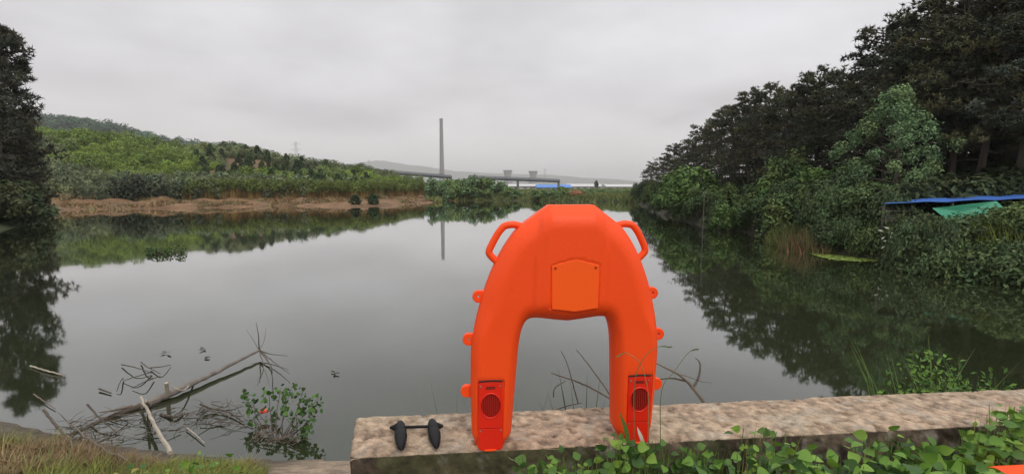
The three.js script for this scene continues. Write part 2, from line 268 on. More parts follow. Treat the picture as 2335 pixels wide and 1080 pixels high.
// a kind with variants: the first use of a variant makes it, later uses copy it
function kindOf(name, makers, label, category, group) {
  const firsts = makers.map(() => null); let i = 0;
  return (p, s, turn, lab, grp) => {
    const k = i++ % makers.length;
    if (!firsts[k]) { firsts[k] = plantThing(name, makers[k](), lab ?? label, category, p, turn, s, lab ? grp : group); return firsts[k]; }
    const c = copyOf(firsts[k], p, turn, s, lab ?? label, null);
    c.userData.group = lab ? grp : group; if (!c.userData.group) delete c.userData.group;
    return c;
  };
}
const ground = (x, z, sink = 0.1) => V(x, Math.max(height(x, z), -0.3) - sink, z);
const onGround = (px, depth, sink) => { const p = at(px, 430, depth); return ground(p.x, p.z, sink); };
{ // ---- right bank
  const RP = rng(77);
  const pine = kindOf('pine_tree', [1, 2, 3, 4].map((s) => () => pineTree(s * 13, 10, { from: [0.25, 0.3, 0.2, 0.34][s - 1], spread: [0.27, 0.3, 0.25, 0.3][s - 1], col: [[0.085, 0.094, 0.062], [0.108, 0.108, 0.06], [0.08, 0.088, 0.064], [0.095, 0.108, 0.062]][s - 1] })), 'dark pine crowded among others on the slope behind the right bank', 'pine tree', 'dark pines massed on the right bank');
  // skyline pines: [pixel across, top in the photo, depth]
  const tops = [[1482, 383, 84], [1512, 360, 76], [1540, 335, 70], [1572, 322, 62], [1604, 292, 56], [1640, 262, 52], [1675, 245, 47], [1712, 222, 45], [1752, 208, 42], [1790, 215, 40], [1826, 192, 38], [1866, 178, 37], [1912, 170, 35], [1956, 172, 33], [2012, 68, 30], [2062, 42, 29], [2118, 30, 28], [2172, -20, 26], [2240, -40, 25], [2310, -60, 24], [2385, -50, 23], [2470, -40, 22]];
  const special = { 14: 'tall spreading pine standing clear of the lower skyline on the right bank', 16: 'tall dark pine between the spreading pine and the picture corner', 0: 'smallest far pine at the low end of the right bank skyline' };
  tops.forEach(([px, py, d], i) => {
    const g = onGround(px, d), top = at(px, py, d), h = top.y - g.y;
    pine(g, V(h / 10 * (0.95 + 0.3 * RP()), h / 10, h / 10 * (0.95 + 0.3 * RP())), RP() * 6.28, special[i] ?? (`${ordinal(i)} pine from the low end of the right bank skyline`));
  });
  for (let i = 0; i < 44; i++) { // the rows in front of and behind the skyline
    const f = i / 43, back = i % 3 === 0, px = 1475 + 960 * Math.pow(f, 0.9) + (RP() - 0.5) * 26, d0 = mix(86, 24, Math.pow(f, 0.45)), d = back ? d0 * 1.16 : d0 * (0.93 + 0.1 * RP());
    const g = onGround(px, d), t = tops[Math.min(tops.length - 1, tops.findIndex((q) => q[0] > px) < 0 ? 99 : tops.findIndex((q) => q[0] > px))], py = mix(t[1], 430, back ? 0.12 + 0.1 * RP() : 0.25 + 0.3 * RP()), h = at(px, py, d).y - g.y;
    if (shoreDist(g.x, g.z) < 2.5) continue;
    pine(g, V(h / 10 * 1.25, h / 10, h / 10 * 1.25), RP() * 6.28, back ? 'dark pine half hidden behind the skyline pines of the right bank' : 'dark pine below the skyline in the front rows of the right bank', back ? 'half hidden pines behind the right skyline' : 'front row pines on the right bank');
  }
  // bare trunk seen at the right
  // bushes along the waterline
  const bush3 = kindOf('bank_bush', [21, 22, 23].map((s, i) => () => bush(s, { col: [[0.08, 0.125, 0.05], [0.105, 0.155, 0.055], [0.068, 0.10, 0.044]][i], leaf: [0.17, 0.19, 0.16][i], per: 120 })), 'dark green bush in the thicket along the right waterline', 'bush', 'bushes along the right waterline');
  const bright = kindOf('bank_bush', [31, 32].map((s) => () => bush(s, { col: [0.10, 0.17, 0.05], leaf: 0.22, per: 90 })), '', 'bush');
  const lowBush = kindOf('bank_bush', [24, 25, 26].map((s, i) => () => bush(s, { tall: 0.62, n: 34, per: 120, leaf: 0.13, col: [[0.075, 0.115, 0.048], [0.095, 0.14, 0.05], [0.062, 0.092, 0.04]][i] })), '', 'bush');
  const spots = [];
  for (let i = 0; i < 50; i++) { // along the shore
    const f = i / 49, seg = [[26.6, -104], [23, -86], [18.8, -66], [16.8, -52], [15.3, -38.9], [16, -33], [16.6, -28.7], [14.3, -22.7], [15.6, -19.3], [16.3, -17.2], [16.4, -15.2], [17.5, -11.5]];
    const q = Math.pow(f, 0.75) * (seg.length - 1), k = Math.min(seg.length - 2, Math.floor(q)), x = mix(seg[k][0], seg[k + 1][0], q - k), z = mix(seg[k][1], seg[k + 1][1], q - k);
    spots.push([x + 0.1 + RP() * 1.1 + (i % 2) * 1.6, z, 0.75 + 0.75 * RP() + 0.5 * sstep(-40, -100, z)]);
  }
  let nb = 0; spots.forEach(([x, z, s]) => { if (z < -26) bush3(ground(x, z, 0.15), V(s * (z > -27 ? 0.8 : 1.15), s, s), RP() * 6.28, `dark green bush, ${ordinal(nb++)} from the far end along the right waterline`); });
  for (const [px, d, s, sy, lab] of [
    [1578, 45, 2.6, 2.1, 'bright green rounded bush by the thin pale pole'], [1545, 52, 2.1, 1.9, 'mid green bush left of the bright bush by the pole'], [1660, 34.5, 1.2, 1.0, 'light green low bush over the water right of the pole'],
    [1840, 31, 1.9, 1.5, 'light green bush left of the tall leafy tree'], [1762, 33, 1.3, 1.2, 'pale green bush low under the pines left of the dry grass'], 
  ]) bright(onGround(px, d, 0.2), V(s, sy, s), d, lab);
  for (const [px, d, s, sy, lab] of [
    [1790, 34, 1.7, 2.0, 'dark bush behind the dry grass tuft'], [1905, 25, 1.4, 1.2, 'dark bush at the foot of the tall leafy tree'], [1985, 22.6, 1.3, 1.0, 'low bush between the dry grass and the shack'],
  ]) bush3(onGround(px, d, 0.15), V(s, sy, s), d, lab);
  for (const [px, d, s, sy, lab] of [
    [2215, 19.0, 1.4, 1.05, 'bush screening the lower half of the teal tarp'], [2155, 18.4, 1.3, 0.95, 'dark round bush on the bank below the left end of the teal tarp'], [2262, 17.8, 1.4, 1.0, 'dark bush beside the yellow green grass at the right edge'], [2345, 17.5, 1.3, 1.0, 'dark low bush at the right edge of the bank'], [2400, 17, 1.6, 1.5, 'dark bush past the right edge of the bank'],
    [2130, 17.6, 1.15, 2.3, 'dark bush at the waterline right of the pale leaved bush'], [2195, 16.7, 1.35, 1.7, 'dark overhanging waterside bush second from the pale leaved bush'], [2265, 16.2, 1.3, 1.6, 'dark waterside bush below the yellow green grass'], [2335, 15.6, 1.3, 1.5, 'dark waterside bush at the right edge of the photo'], [2410, 14.6, 1.4, 1.5, 'dark waterside bush beyond the right edge'], [2105, 19.8, 0.7, 0.9, 'dusty green bush in front of the dark shack wall'],
  ]) lowBush(onGround(px, d, 0.2), V(s, sy, s), d, lab);
  for (const [x, z, s, sy, lab] of [[15.0, -22.6, 0.95, 1.3, 'low bush on the bank at the left end of the weed mat'], [15.4, -21.6, 0.9, 1.4, 'low bush on the bank behind the middle of the weed mat'], [15.8, -20.5, 0.9, 1.3, 'low bush on the bank behind the right end of the weed mat'], [16.5, -21.4, 1.2, 2.0, 'taller bush rising behind the weed mat'], [16.0, -23.6, 1.3, 2.2, 'rounded bush between the leafy tree and the weed mat']]) lowBush(ground(x, z, 0.15), V(s, sy, s), x, lab);
  plantThing('bank_bush', bush(45, { col: [0.06, 0.085, 0.04], n: 28, per: 120, leaf: 0.13, tall: 1.3 }), 'dark waterside bush dotted with pale grey leaves right of the weed mat', 'bush', onGround(2085, 19.6, 0.1), 0.4, V(1.15, 0.95, 1.15));
  { // its pale leaves
    const b = scene.children[scene.children.length - 1], R = rng(9), mb = new MB();
    for (let i = 0; i < 46; i++) { const a = 1.2 + R() * 2.2, el = R() * 0.8; mb.leaf(V(Math.cos(a) * 1.12, 0.1 + el * 1.25, Math.sin(a) * 1.12), rdir(R, -0.5), V(Math.cos(a), 0.8, Math.sin(a)).normalize(), 0.2, 0.09, [0.36, 0.39, 0.30]); }
    part(b, 'pale_leaves', mb.geo(), M.leaf).userData.kind = 'stuff';
  }
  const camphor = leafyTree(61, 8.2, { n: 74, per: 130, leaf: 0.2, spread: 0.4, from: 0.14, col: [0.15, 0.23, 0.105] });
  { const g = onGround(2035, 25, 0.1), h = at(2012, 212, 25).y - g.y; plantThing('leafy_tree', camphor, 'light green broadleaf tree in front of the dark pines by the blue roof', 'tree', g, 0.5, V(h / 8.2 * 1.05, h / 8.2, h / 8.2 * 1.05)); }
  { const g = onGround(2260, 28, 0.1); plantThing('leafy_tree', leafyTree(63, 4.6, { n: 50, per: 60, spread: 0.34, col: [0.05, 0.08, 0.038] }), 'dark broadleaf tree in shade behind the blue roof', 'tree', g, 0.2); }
  // dark undergrowth below the pines
  const R = rng(5), clump = new MB(); leafClumps(clump, R, Array.from({ length: 7 }, () => [V((R() - 0.5) * 1.3, 0.3 + R() * 0.9, (R() - 0.5) * 1.3), 0.4]), 34, 0.3, [0.05, 0.07, 0.032]);
  const ug = new THREE.InstancedMesh(clump.geo(), M.leaf, 1500), m4 = new THREE.Matrix4(); let n = 0;
  while (n < 1500) {
    const d = 22 + 75 * R(), p = at(1440 + 1000 * R(), 430, d), s = shoreDist(p.x, p.z); if (s < 2.2 || s > 22) { if (R() < 0.999) continue; }
    const k = 0.7 + R() * 0.8; m4.compose(ground(p.x, p.z, 0.15), new THREE.Quaternion().setFromAxisAngle(V(0, 1, 0), R() * 6.28), V(k, k, k)); ug.setMatrixAt(n, m4); ug.setColorAt(n, new THREE.Color(1, 1, 1).multiplyScalar(0.6 + 0.7 * R())); n++;
  }
  ug.name = 'undergrowth'; tag(ug, 'dark leafy undergrowth below the pines on the right slope', 'undergrowth', null, 'stuff'); scene.add(ug);
  // dry grass tufts and yellow green grass
  function tuft(seed, count, h, w, cols) { const r = rng(seed), mb = new MB(); for (let i = 0; i < count; i++) { const ra = Math.sqrt(r()), an = r() * 6.283, p = V(Math.cos(an) * ra * w * 0.6, 0, Math.sin(an) * ra * w * 0.6), d = V((r() - 0.5) * 0.7 + p.x * 0.12, 1, (r() - 0.5) * 0.7).normalize(); mb.blade(p, d, rdir(r).setY(0).normalize(), h * (0.35 + 0.6 * r()) * (1.15 - 0.7 * ra * ra) * (0.7 + 0.6 * noise(p.x * 2.5, p.z * 2.5, seed)), h * 0.04, tint(r, cols[Math.floor(r() * cols.length)], 0.25)); } return mb.geo(); }
  single('dry_grass', tuft(3, 1100, 1.5, 2.4, [[0.20, 0.12, 0.07], [0.15, 0.12, 0.055], [0.10, 0.12, 0.04]]), M.leaf, 'reddish dry grass tuft at the water edge left of the weed mat', 'grass', null, 'thing').position.copy(onGround(1862, 23.1));
  single('tall_grass', tuft(4, 900, 1.7, 3, [[0.11, 0.14, 0.04], [0.15, 0.15, 0.05]]), M.leaf, 'yellow green tall grass behind the reddish dry grass tuft', 'grass', null, 'thing').position.copy(onGround(1838, 25.4));
  single('tall_grass', tuft(6, 900, 1.3, 2.6, [[0.13, 0.16, 0.03], [0.10, 0.13, 0.03]]), M.leaf, 'yellow green grass clump at the right edge below the shack', 'grass', null, 'thing').position.copy(onGround(2318, 17.2));
  single('tall_grass', tuft(7, 500, 0.9, 1.8, [[0.10, 0.12, 0.03], [0.08, 0.11, 0.03]]), M.leaf, 'short yellow green grass at the water edge between weed mat and shack', 'grass', null, 'thing').position.copy(onGround(2005, 21.6));
}
{ // ---- left side: the big tree at the frame edge, with bushes at its foot
  const g = ground(-43.5, -41.5), t = pineTree(91, 15.3, { from: 0.12, limbs: 70, tufts: 40, spread: 0.19, needle: 0.5, puff: 0.42, col: [0.07, 0.076, 0.054] });
  plantThing('dark_tree', t, 'tall dark conifer with layered boughs at the left edge', 'tree', g, 0.7, V(1, 1, 1));
  plantThing('dark_tree', pineTree(92, 9.5, { from: 0.08, limbs: 60, tufts: 22, spread: 0.26, needle: 0.45, puff: 0.35, col: [0.085, 0.088, 0.05] }), 'lower dark conifer between the tall left conifer and the shore', 'tree', ground(-49, -48), 0.3);
  plantThing('dark_tree', pineTree(93, 10, { from: 0.08, limbs: 60, tufts: 22, spread: 0.28, needle: 0.45, puff: 0.35, col: [0.08, 0.085, 0.048] }), 'dark conifer just outside the tall one at the left edge', 'tree', ground(-44.5, -37), 1.3);
  const lb = kindOf('bank_bush', [51, 52].map((s) => () => bush(s, { col: [[0.055, 0.08, 0.036], [0.065, 0.075, 0.034]][s - 51], leaf: 0.26 })), '', 'bush');
  for (const [x, z, s, lab] of [[-40.5, -39, 1.7, 'dark bush under the tall conifer at the left edge'], [-44.6, -43.6, 1.6, 'dark bush at the waterline right of the tall left conifer'], [-49.5, -48.5, 1.7, 'dark bush hanging over the water beside the left sandbank'], [-39.5, -36.2, 1.6, 'dark waterside bush at the extreme left edge'], [-54, -52.5, 1.6, 'green bush where the left conifers meet the sandbank'], [-47.5, -44.5, 2.2, 'large green bush behind the waterline bushes on the left']]) lb(ground(x, z, 0.1), V(s * 1.2, s, s * 1.2), x, lab);
}
{
  const R = rng(44), p = onHeight(368, 579, 0), t = thing('floating_branch', 'leafy green branch floating on the water off the left sandbank', 'branch', p), st = new MB(), fo = new MB(), cl = [];
  for (let i = 0; i < 9; i++) { const c = V(-0.85 + 0.21 * i + 0.1 * (R() - 0.5), 0.06 + 0.1 * R(), 0.9 * (R() - 0.5)); cl.push([c, 0.2]); st.tube([V(0, 0, 0), c.clone().multiplyScalar(0.5), c], 0.02, 0.008, BARK, 4); }
  leafClumps(fo, R, cl, 24, 0.17, [0.055, 0.09, 0.035], 0.5); part(t, 'stem', st.geo(), M.bark); part(t, 'foliage', fo.geo(), M.leaf);
}
{ // ---- left hill: shrubs in one mass, young trees one by one, reeds along the sandbank
  const R = rng(15), m4 = new THREE.Matrix4(), q4 = new THREE.Quaternion(), UPV = V(0, 1, 0);
  const clumps = [1, 2].map((s) => { const r = rng(s * 7), mb = new MB(); leafClumps(mb, r, Array.from({ length: 8 }, (_, i) => [V((r() - 0.5) * 1.5, 0.35 + i * 0.19, (r() - 0.5) * 1.5), 0.62]), 34, 0.42, [0.9, 0.9, 0.9], 0.42); return mb.geo(); });
  clumps.forEach((geo, k) => {
    const N = 2600, im = new THREE.InstancedMesh(geo, M.leaf, N); let n = 0, guard = 0;
    while (n < N && guard++ < 400000) {
      const d = 76 + 105 * Math.pow(R(), 0.8), p = at(-120 + 1110 * R(), 430, d), s = shoreDist(p.x, p.z);
      if (s < 9 + 4 * R() || p.z > -66) continue;
      const clay = noise(p.x * 0.045 + 3.3, p.z * 0.045); if ((clay > 0.68 && R() < 0.85) || Math.hypot((p.x + 78) / 8, (p.z + 145) / 9) < 0.9 || (Math.hypot((p.x + 75) / 7, (p.z + 137) / 6) < 1 && R() < 0.8)) continue;
      const lush = sstep(0.4, 0.65, noise(p.x * 0.03, p.z * 0.05, 4)), dark = sstep(0.45, 0.7, noise(p.x * 0.11 + 9, p.z * 0.11, 7)) * 0.55 + 0.45 * sstep(30, 13, s), sc = (0.75 + 1.0 * R() * R() + 0.25 * k) * (0.85 + 0.5 * dark) * mix(1, 0.5, sstep(-42, -22, p.x));
      const c = [mix(0.18, 0.195, lush) * (1 - 0.58 * dark), mix(0.215, 0.275, lush) * (1 - 0.54 * dark), mix(0.105, 0.055, lush) * (1 - 0.4 * dark)], v = 0.65 + 0.7 * R();
      m4.compose(ground(p.x, p.z, 0.2), q4.setFromAxisAngle(UPV, R() * 6.28), V(sc, sc * (0.8 + 0.5 * R()), sc)); im.setMatrixAt(n, m4); im.setColorAt(n, new THREE.Color().setRGB(c[0] * v, c[1] * v, c[2] * v)); n++;
    }
    im.count = n; im.name = numbered('hill_shrubs'); tag(im, k ? 'taller green scrub mixed through the left hillside' : 'green scrub covering the left hillside', 'shrubs', null, 'stuff'); scene.add(im);
  });
  // far wooded ridge
  const N = 1100, im = new THREE.InstancedMesh(clumps[0], M.leaf, N); let n = 0;
  while (n < N) {
    const x = -780 + 520 * R(), z = -600 + 120 * Math.pow(R(), 1.4) - 6; if (height(x, z) < 6) continue;
    const sc = 5 + 5 * R() * R(); m4.compose(ground(x, z, 1), q4.setFromAxisAngle(UPV, R() * 6.28), V(sc, sc * 0.85, sc)); im.setMatrixAt(n, m4); const v = 0.7 + 0.5 * R(); im.setColorAt(n, new THREE.Color().setRGB(0.09 * v, 0.16 * v, 0.10 * v)); n++;
  }
  im.name = 'ridge_forest'; tag(im, 'hazy wooded ridge rising behind the left hill', 'forest', null, 'stuff'); scene.add(im);
  // young dark trees standing out of the scrub
  const young = kindOf('young_tree', [71, 72, 73].map((s) => () => leafyTree(s, 3, { n: 30, per: 36, leaf: 0.34, spread: 0.3, from: 0.15, col: [[0.05, 0.085, 0.036], [0.065, 0.105, 0.04], [0.042, 0.07, 0.032]][s - 71] })), 'young dark green tree standing out of the scrub on the left hill', 'young tree', 'young trees on the left hill');
  for (let i = 0; i < 74; i++) {
    const f = R(), px = 440 + 540 * f, p = at(px, 430, mix(mix(96, 92, f), mix(152, 122, f), Math.pow(R(), 0.7))); if (shoreDist(p.x, p.z) < 16) continue;
    const s = (0.9 + 0.55 * R()) * mix(1, 0.6, sstep(-42, -22, p.x)); young(ground(p.x, p.z, 0.1), V(s, s, s), R() * 6.28);
  }
  let nr = 0; for (const [px, d] of [[515, 156], [540, 156], [565, 155], [590, 154], [612, 152], [655, 150], [690, 149], [720, 147], [745, 146], [805, 138], [835, 134], [862, 130]]) young(onGround(px, d, 0.1), 1.1 + 0.35 * R(), R() * 6, `dark tree on the left hill ridge line, ${ordinal(nr++)} from the left`);
  // reeds
  const blade = new MB(); for (let i = 0; i < 12; i++) blade.blade(V((R() - 0.5) * 0.9, 0, (R() - 0.5) * 0.9), V((R() - 0.5) * 0.25, 1, (R() - 0.5) * 0.25).normalize(), V(1, 0, R() - 0.5).normalize(), 1.0 + 1.0 * R(), 0.10, [1.5, 1.05, 0.55]); leafClumps(blade, R, Array.from({ length: 4 }, () => [V((R() - 0.5) * 0.9, 1.5 + R() * 0.7, (R() - 0.5) * 0.9), 0.4]), 16, 0.36, [0.75, 1.05, 0.4], 0.35);
  const rd = new THREE.InstancedMesh(blade.geo(), M.leaf, 1500); n = 0;
  while (n < 1500) {
    const px = 420 + 570 * R(), p = at(px, 430, 80 + 50 * R()), s = shoreDist(p.x, p.z); if (s < 8.5 + 2.5 * R() || s > 16) continue;
    const v = 0.6 + 0.8 * R(), k = 0.8 + 0.6 * R(); m4.compose(ground(p.x, p.z, 0.05), q4.setFromAxisAngle(UPV, R() * 6.28), V(k, k, k)); rd.setMatrixAt(n, m4); rd.setColorAt(n, new THREE.Color().setRGB(0.13 * v, 0.125 * v, 0.085 * v)); n++;
  }
  rd.name = 'reeds'; tag(rd, 'brown stemmed green reeds standing along the left sandbank', 'reeds', null, 'stuff'); scene.add(rd);
  const dt = new MB(); for (let i = 0; i < 14; i++) dt.blade(V((R() - 0.5) * 0.8, 0, (R() - 0.5) * 0.8), rdir(R, 0.9), rdir(R).setY(0).normalize(), 0.3 + 0.35 * R(), 0.09, [0.9, 0.9, 0.9]);
  const dg = new THREE.InstancedMesh(dt.geo(), M.leaf, 900); n = 0;
  while (n < 900) { const p = at(130 + 870 * R(), 430, 70 + 50 * R()), s = shoreDist(p.x, p.z); if (s < 0.3 || s > 12 || p.z > -62 || noise(p.x * 0.25, p.z * 0.25, 3) < 0.42) continue; const v = 0.6 + 0.8 * R(), k = 0.6 + R(), gr = R() < 0.3; m4.compose(ground(p.x, p.z, 0.03), q4.setFromAxisAngle(UPV, R() * 6.28), V(k * 1.4, k, k * 1.4)); dg.setMatrixAt(n, m4); dg.setColorAt(n, new THREE.Color().setRGB((gr ? 0.14 : 0.27) * v, (gr ? 0.15 : 0.18) * v, (gr ? 0.06 : 0.095) * v)); n++; }
  dg.name = 'sandbank_grass'; tag(dg, 'dry straw tufts scattered over the left sandbank', 'grass', null, 'stuff'); scene.add(dg);
  // sandbank bushes
  for (const [px, d, s, lab] of [[808, 83, 1.0, 'small dark bush at the waterline on the sandbank'], [850, 85, 1.15, 'round green bush on the sandbank right of the small dark one']]) young(onGround(px, d, 0.3), V(s * 1.1, s * 0.6, s * 1.1), d, lab);
}
{ // ---- far bank
  const R = rng(29), fb = kindOf('far_bush', [81, 82].map((s) => () => bush(s, { n: 20, per: 55, leaf: 0.32, col: [[0.12, 0.20, 0.095], [0.15, 0.22, 0.08]][s - 81] })), 'green bush in the low row along the far bank', 'bush', 'bushes along the far bank');
  [[996, 118, 2.1, 410], [1030, 123, 2.4, 407], [1066, 126, 2.6, 405], [1100, 126, 2.6, 404], [1132, 127, 2.4, 412], [1160, 126, 1.8, 425]].forEach(([px, d, w, top], i) => { const g = onGround(px, d, 0.2), h = at(px, top, d).y - g.y; fb(g, V(w * 1.25, h / 2.1, w * 1.25), i * 1.7, `${ordinal(i)} bush from the sandbank side in the tall clump on the far bank`); });
  let nf = 0; for (let i = 0; i < 30; i++) { const px = 1165 + 300 * (i + R()) / 30, d = 119 + 14 * R() - 10 * sstep(1330, 1460, px), g = onGround(px, d, 0.2), h = at(px, 432 + 6 * R(), d).y - g.y; if (shoreDist(g.x, g.z) < 0.6) continue; fb(g, V(1.6 + R(), Math.max(0.4, h / 2.1), 1.5), R() * 6, `green bush, ${ordinal(nf++)} from the tall clump in the low far bank row`); }
  fb(onGround(1283, 119, 0.1), V(1.6, 1.3, 1.4), 2, 'light green bush by the orange clay patch on the far bank');
  const gb = new MB(); for (let i = 0; i < 16; i++) gb.blade(V((R() - 0.5) * 1.6, 0, (R() - 0.5) * 1.6), rdir(R, 1.6), rdir(R).setY(0).normalize(), 0.9 * (0.6 + R()), 0.16, [0.9, 0.9, 0.9]);
  const im = new THREE.InstancedMesh(gb.geo(), M.leaf, 3000), m4 = new THREE.Matrix4(); let n = 0;
  while (n < 3000) { const p = at(985 + 500 * R(), 430, 102 + 75 * R() * R()), s = shoreDist(p.x, p.z); if (s < 0.3) continue; m4.compose(ground(p.x, p.z, 0.03), new THREE.Quaternion().setFromAxisAngle(V(0, 1, 0), R() * 6), V(1, 0.7 + 0.6 * R(), 1)); im.setMatrixAt(n, m4); const v = 0.7 + 0.6 * R(), y = R(); im.setColorAt(n, new THREE.Color().setRGB(mix(0.14, 0.22, y) * v, mix(0.20, 0.23, y) * v, 0.075 * v)); n++; }
  im.name = 'bank_grass'; tag(im, 'rough green grass along the far bank', 'grass', null, 'stuff'); scene.add(im);
  const cg = new THREE.IcosahedronGeometry(1.5, 12), cp = cg.attributes.position; for (let i = 0; i < cp.count; i++) { const x = cp.getX(i), y = cp.getY(i), z = cp.getZ(i), k = 0.6 + 0.8 * fbm(x * 1.4 + 5, y * 1.4 + 5, z * 1.4 + 5, 4); cp.setXYZ(i, x * k * 1.2, y * k * 0.75, z * k * 0.8); } cg.computeVertexNormals();
  single('clay_mound', cg, std({ color: new THREE.Color().setRGB(0.30, 0.13, 0.06), map: grainTex }), 'orange clay mound among green bushes on the far bank', 'clay mound').position.copy(onGround(1314, 118, -0.5));
}
// ---------------------------------------------------------------- works and sheds beyond the pond
function box(w, h, d, x = 0, y = 0, z = 0) { const g = new THREE.BoxGeometry(w, h, d); g.translate(x, y, z); return g; }
function bar(a, b, r, seg = 8) { const d = V().subVectors(b, a), g = new THREE.CylinderGeometry(r, r, d.length(), seg); g.applyQuaternion(new THREE.Quaternion().setFromUnitVectors(V(0, 1, 0), d.clone().normalize())); g.translate((a.x + b.x) / 2, (a.y + b.y) / 2, (a.z + b.z) / 2); return g; }
const base = (p) => Math.max(height(p.x, p.z), 0);
{
  const p = at(1008, 430, 1100), b = base(p), top = at(1008, 270, 1100).y;
  const t = thing('chimney', 'tall slender concrete chimney rising behind the pipeline', 'chimney', V(p.x, b, p.z)), H = top - b;
  part(t, 'shaft', new THREE.LatheGeometry([[7, 0], [6.4, H * 0.2], [5.4, H * 0.22], [4.3, H * 0.6], [3.6, H], [2.9, H], [2.9, H - 6]].map((q) => new THREE.Vector2(...q)), 24), std({ color: new THREE.Color().setRGB(0.24, 0.22, 0.23) }));
  part(t, 'platform', new THREE.CylinderGeometry(4.6, 4.6, 1, 20), M.conc, V(0, H * 0.985, 0)); part(t, 'platform', new THREE.CylinderGeometry(7.4, 7.4, 1.2, 20), M.conc, V(0, H * 0.23, 0));
  for (const [px, py, lab] of [[1158, 388, 'left one of two squat flared cooling towers on the horizon'], [1215.5, 390, 'right one of two squat flared cooling towers on the horizon']]) {
    const q = at(px, 430, 2400), c = thing('cooling_tower', lab, 'cooling tower', V(q.x, base(q), q.z)), h = at(px, py, 2400).y - base(q);
    const pr = []; for (let i = 0; i <= 20; i++) { const f = i / 20; pr.push(new THREE.Vector2(17 + 12 * Math.pow(Math.abs(1 - f / 0.72), 1.7) + 20 * Math.pow(Math.max(0, f - 0.72), 1.3), 4 + (h - 4) * f)); }
    part(c, 'shell', new THREE.LatheGeometry([...pr, new THREE.Vector2(pr[20].x - 1.2, h), new THREE.Vector2(pr[20].x - 3, h - 8)], 40), std({ color: new THREE.Color().setRGB(0.19, 0.18, 0.18) }));
    part(c, 'rim', new THREE.TorusGeometry(pr[20].x, 0.8, 8, 40), M.conc, V(0, h, 0), [Math.PI / 2, 0, 0]);
    const legs = []; for (let i = 0; i < 16; i++) { const a = i / 16 * 6.283; legs.push(bar(V(Math.cos(a) * 30, 0, Math.sin(a) * 30), V(Math.cos(a + 0.2) * 27, 4.6, Math.sin(a + 0.2) * 27), 0.5, 5)); } part(c, 'strut_ring', mergeGeometries(legs), M.conc);
  }
  const pyl = (px, py, D, lab) => {
    const q = at(px, 430, D), b0 = base(q), h = at(px, py, D).y - b0, t2 = thing('lattice_pylon', lab, 'pylon', V(q.x, b0, q.z)), g = [], w = (f) => mix(h * 0.09, h * 0.012, Math.pow(f, 0.7));
    for (let i = 0; i < 8; i++) { const f0 = i / 8, f1 = (i + 1) / 8; for (let k = 0; k < 4; k++) { const c = (f, j) => V([1, -1, -1, 1][j % 4] * w(f), f * h, [1, 1, -1, -1][j % 4] * w(f)); g.push(bar(c(f0, k), c(f1, k), h * 0.0036, 4), bar(c(f0, k), c(f1, k + 1), h * 0.0022, 4)); } }
    part(t2, 'tower', mergeGeometries(g), M.white);
    for (const f of [0.7, 0.82, 0.94]) part(t2, 'crossarm', mergeGeometries([bar(V(-h * 0.11, f * h, 0), V(h * 0.11, f * h, 0), h * 0.004, 4), bar(V(-h * 0.11, f * h, 0), V(0, (f + 0.04) * h, 0), h * 0.0025, 4), bar(V(h * 0.11, f * h, 0), V(0, (f + 0.04) * h, 0), h * 0.0025, 4)]), M.white);
  };
  pyl(1242, 384, 1100, 'lattice pylon right of the cooling towers'); pyl(843, 364, 1800, 'faint lattice pylon just above the low end of the left hill'); pyl(678, 322, 3600, 'very faint tall pylon above the left hill ridge');
  // pipeline galleries
  const pipe = (a, b, r, label, legs) => {
    const t3 = thing('pipeline', label, 'pipeline', V((a.x + b.x) / 2, 0, (a.z + b.z) / 2)), o = t3.position, A = a.clone().sub(o), B = b.clone().sub(o), d = V().subVectors(B, A), n = Math.max(4, Math.round(d.length() / 12));
    part(t3, 'duct', bar(A, B, r, 14), M.steel);
    for (let i = 0; i <= n; i++) { const c = A.clone().addScaledVector(d, i / n), e = d.clone().normalize().multiplyScalar(0.25); part(t3, 'flange', bar(c.clone().sub(e), c.clone().add(e), r * 1.12, 14), M.steel); }
    for (const f of legs) { const c = A.clone().addScaledVector(d, f), gy = Math.max(height(c.x + o.x, c.z + o.z), 0); part(t3, 'leg', mergeGeometries([bar(V(c.x, gy - 0.5, c.z), V(c.x, c.y, c.z), r * 0.75, 10), box(r * 3, 0.6, r * 3, c.x, gy + 0.2, c.z)]), M.steel); }
    const e = V(0, r * 1.15, 0); part(t3, 'handrail', mergeGeometries([bar(A.clone().add(e), B.clone().add(e), 0.12, 5)]), M.steel);
  };
  pipe(at(770, 384, 270), at(1027, 403.5, 330), 1.15, 'grey overhead pipeline coming out from behind the left hill', [0.02, 1]);
  pipe(at(1071, 404, 340), at(1274, 412.5, 400), 1.3, 'grey overhead pipeline below the cooling towers ending in a down leg', [0, 0.5, 1]);
  // sheds
  const shed = (px0, px1, eave, ridge, D, roofMat, label, nWin) => {
    const a = at(px0, 430, D), b = at(px1, 430, D), w = b.x - a.x, gy = Math.min(base(a), base(b)), he = at(px0, eave, D).y - gy, hr = at(px0, ridge, D).y - gy, dep = 26, s = thing('factory_shed', label, 'shed', V((a.x + b.x) / 2, gy, a.z));
    part(s, 'wall', box(w, he, dep, 0, he / 2, -dep / 2), M.white);
    const sh = new THREE.Shape([[1.2, he - 0.15], [1.2, he + 0.25], [-dep / 2, hr], [-dep - 1.2, he + 0.25], [-dep - 1.2, he - 0.15]].map((q) => new THREE.Vector2(...q))), rg = new THREE.ExtrudeGeometry(sh, { depth: w + 2, bevelEnabled: false });
    rg.rotateY(-Math.PI / 2); rg.translate(w / 2 + 1, 0, 0); // profile runs back from the wall, swept across
    part(s, 'roof', rg, roofMat);
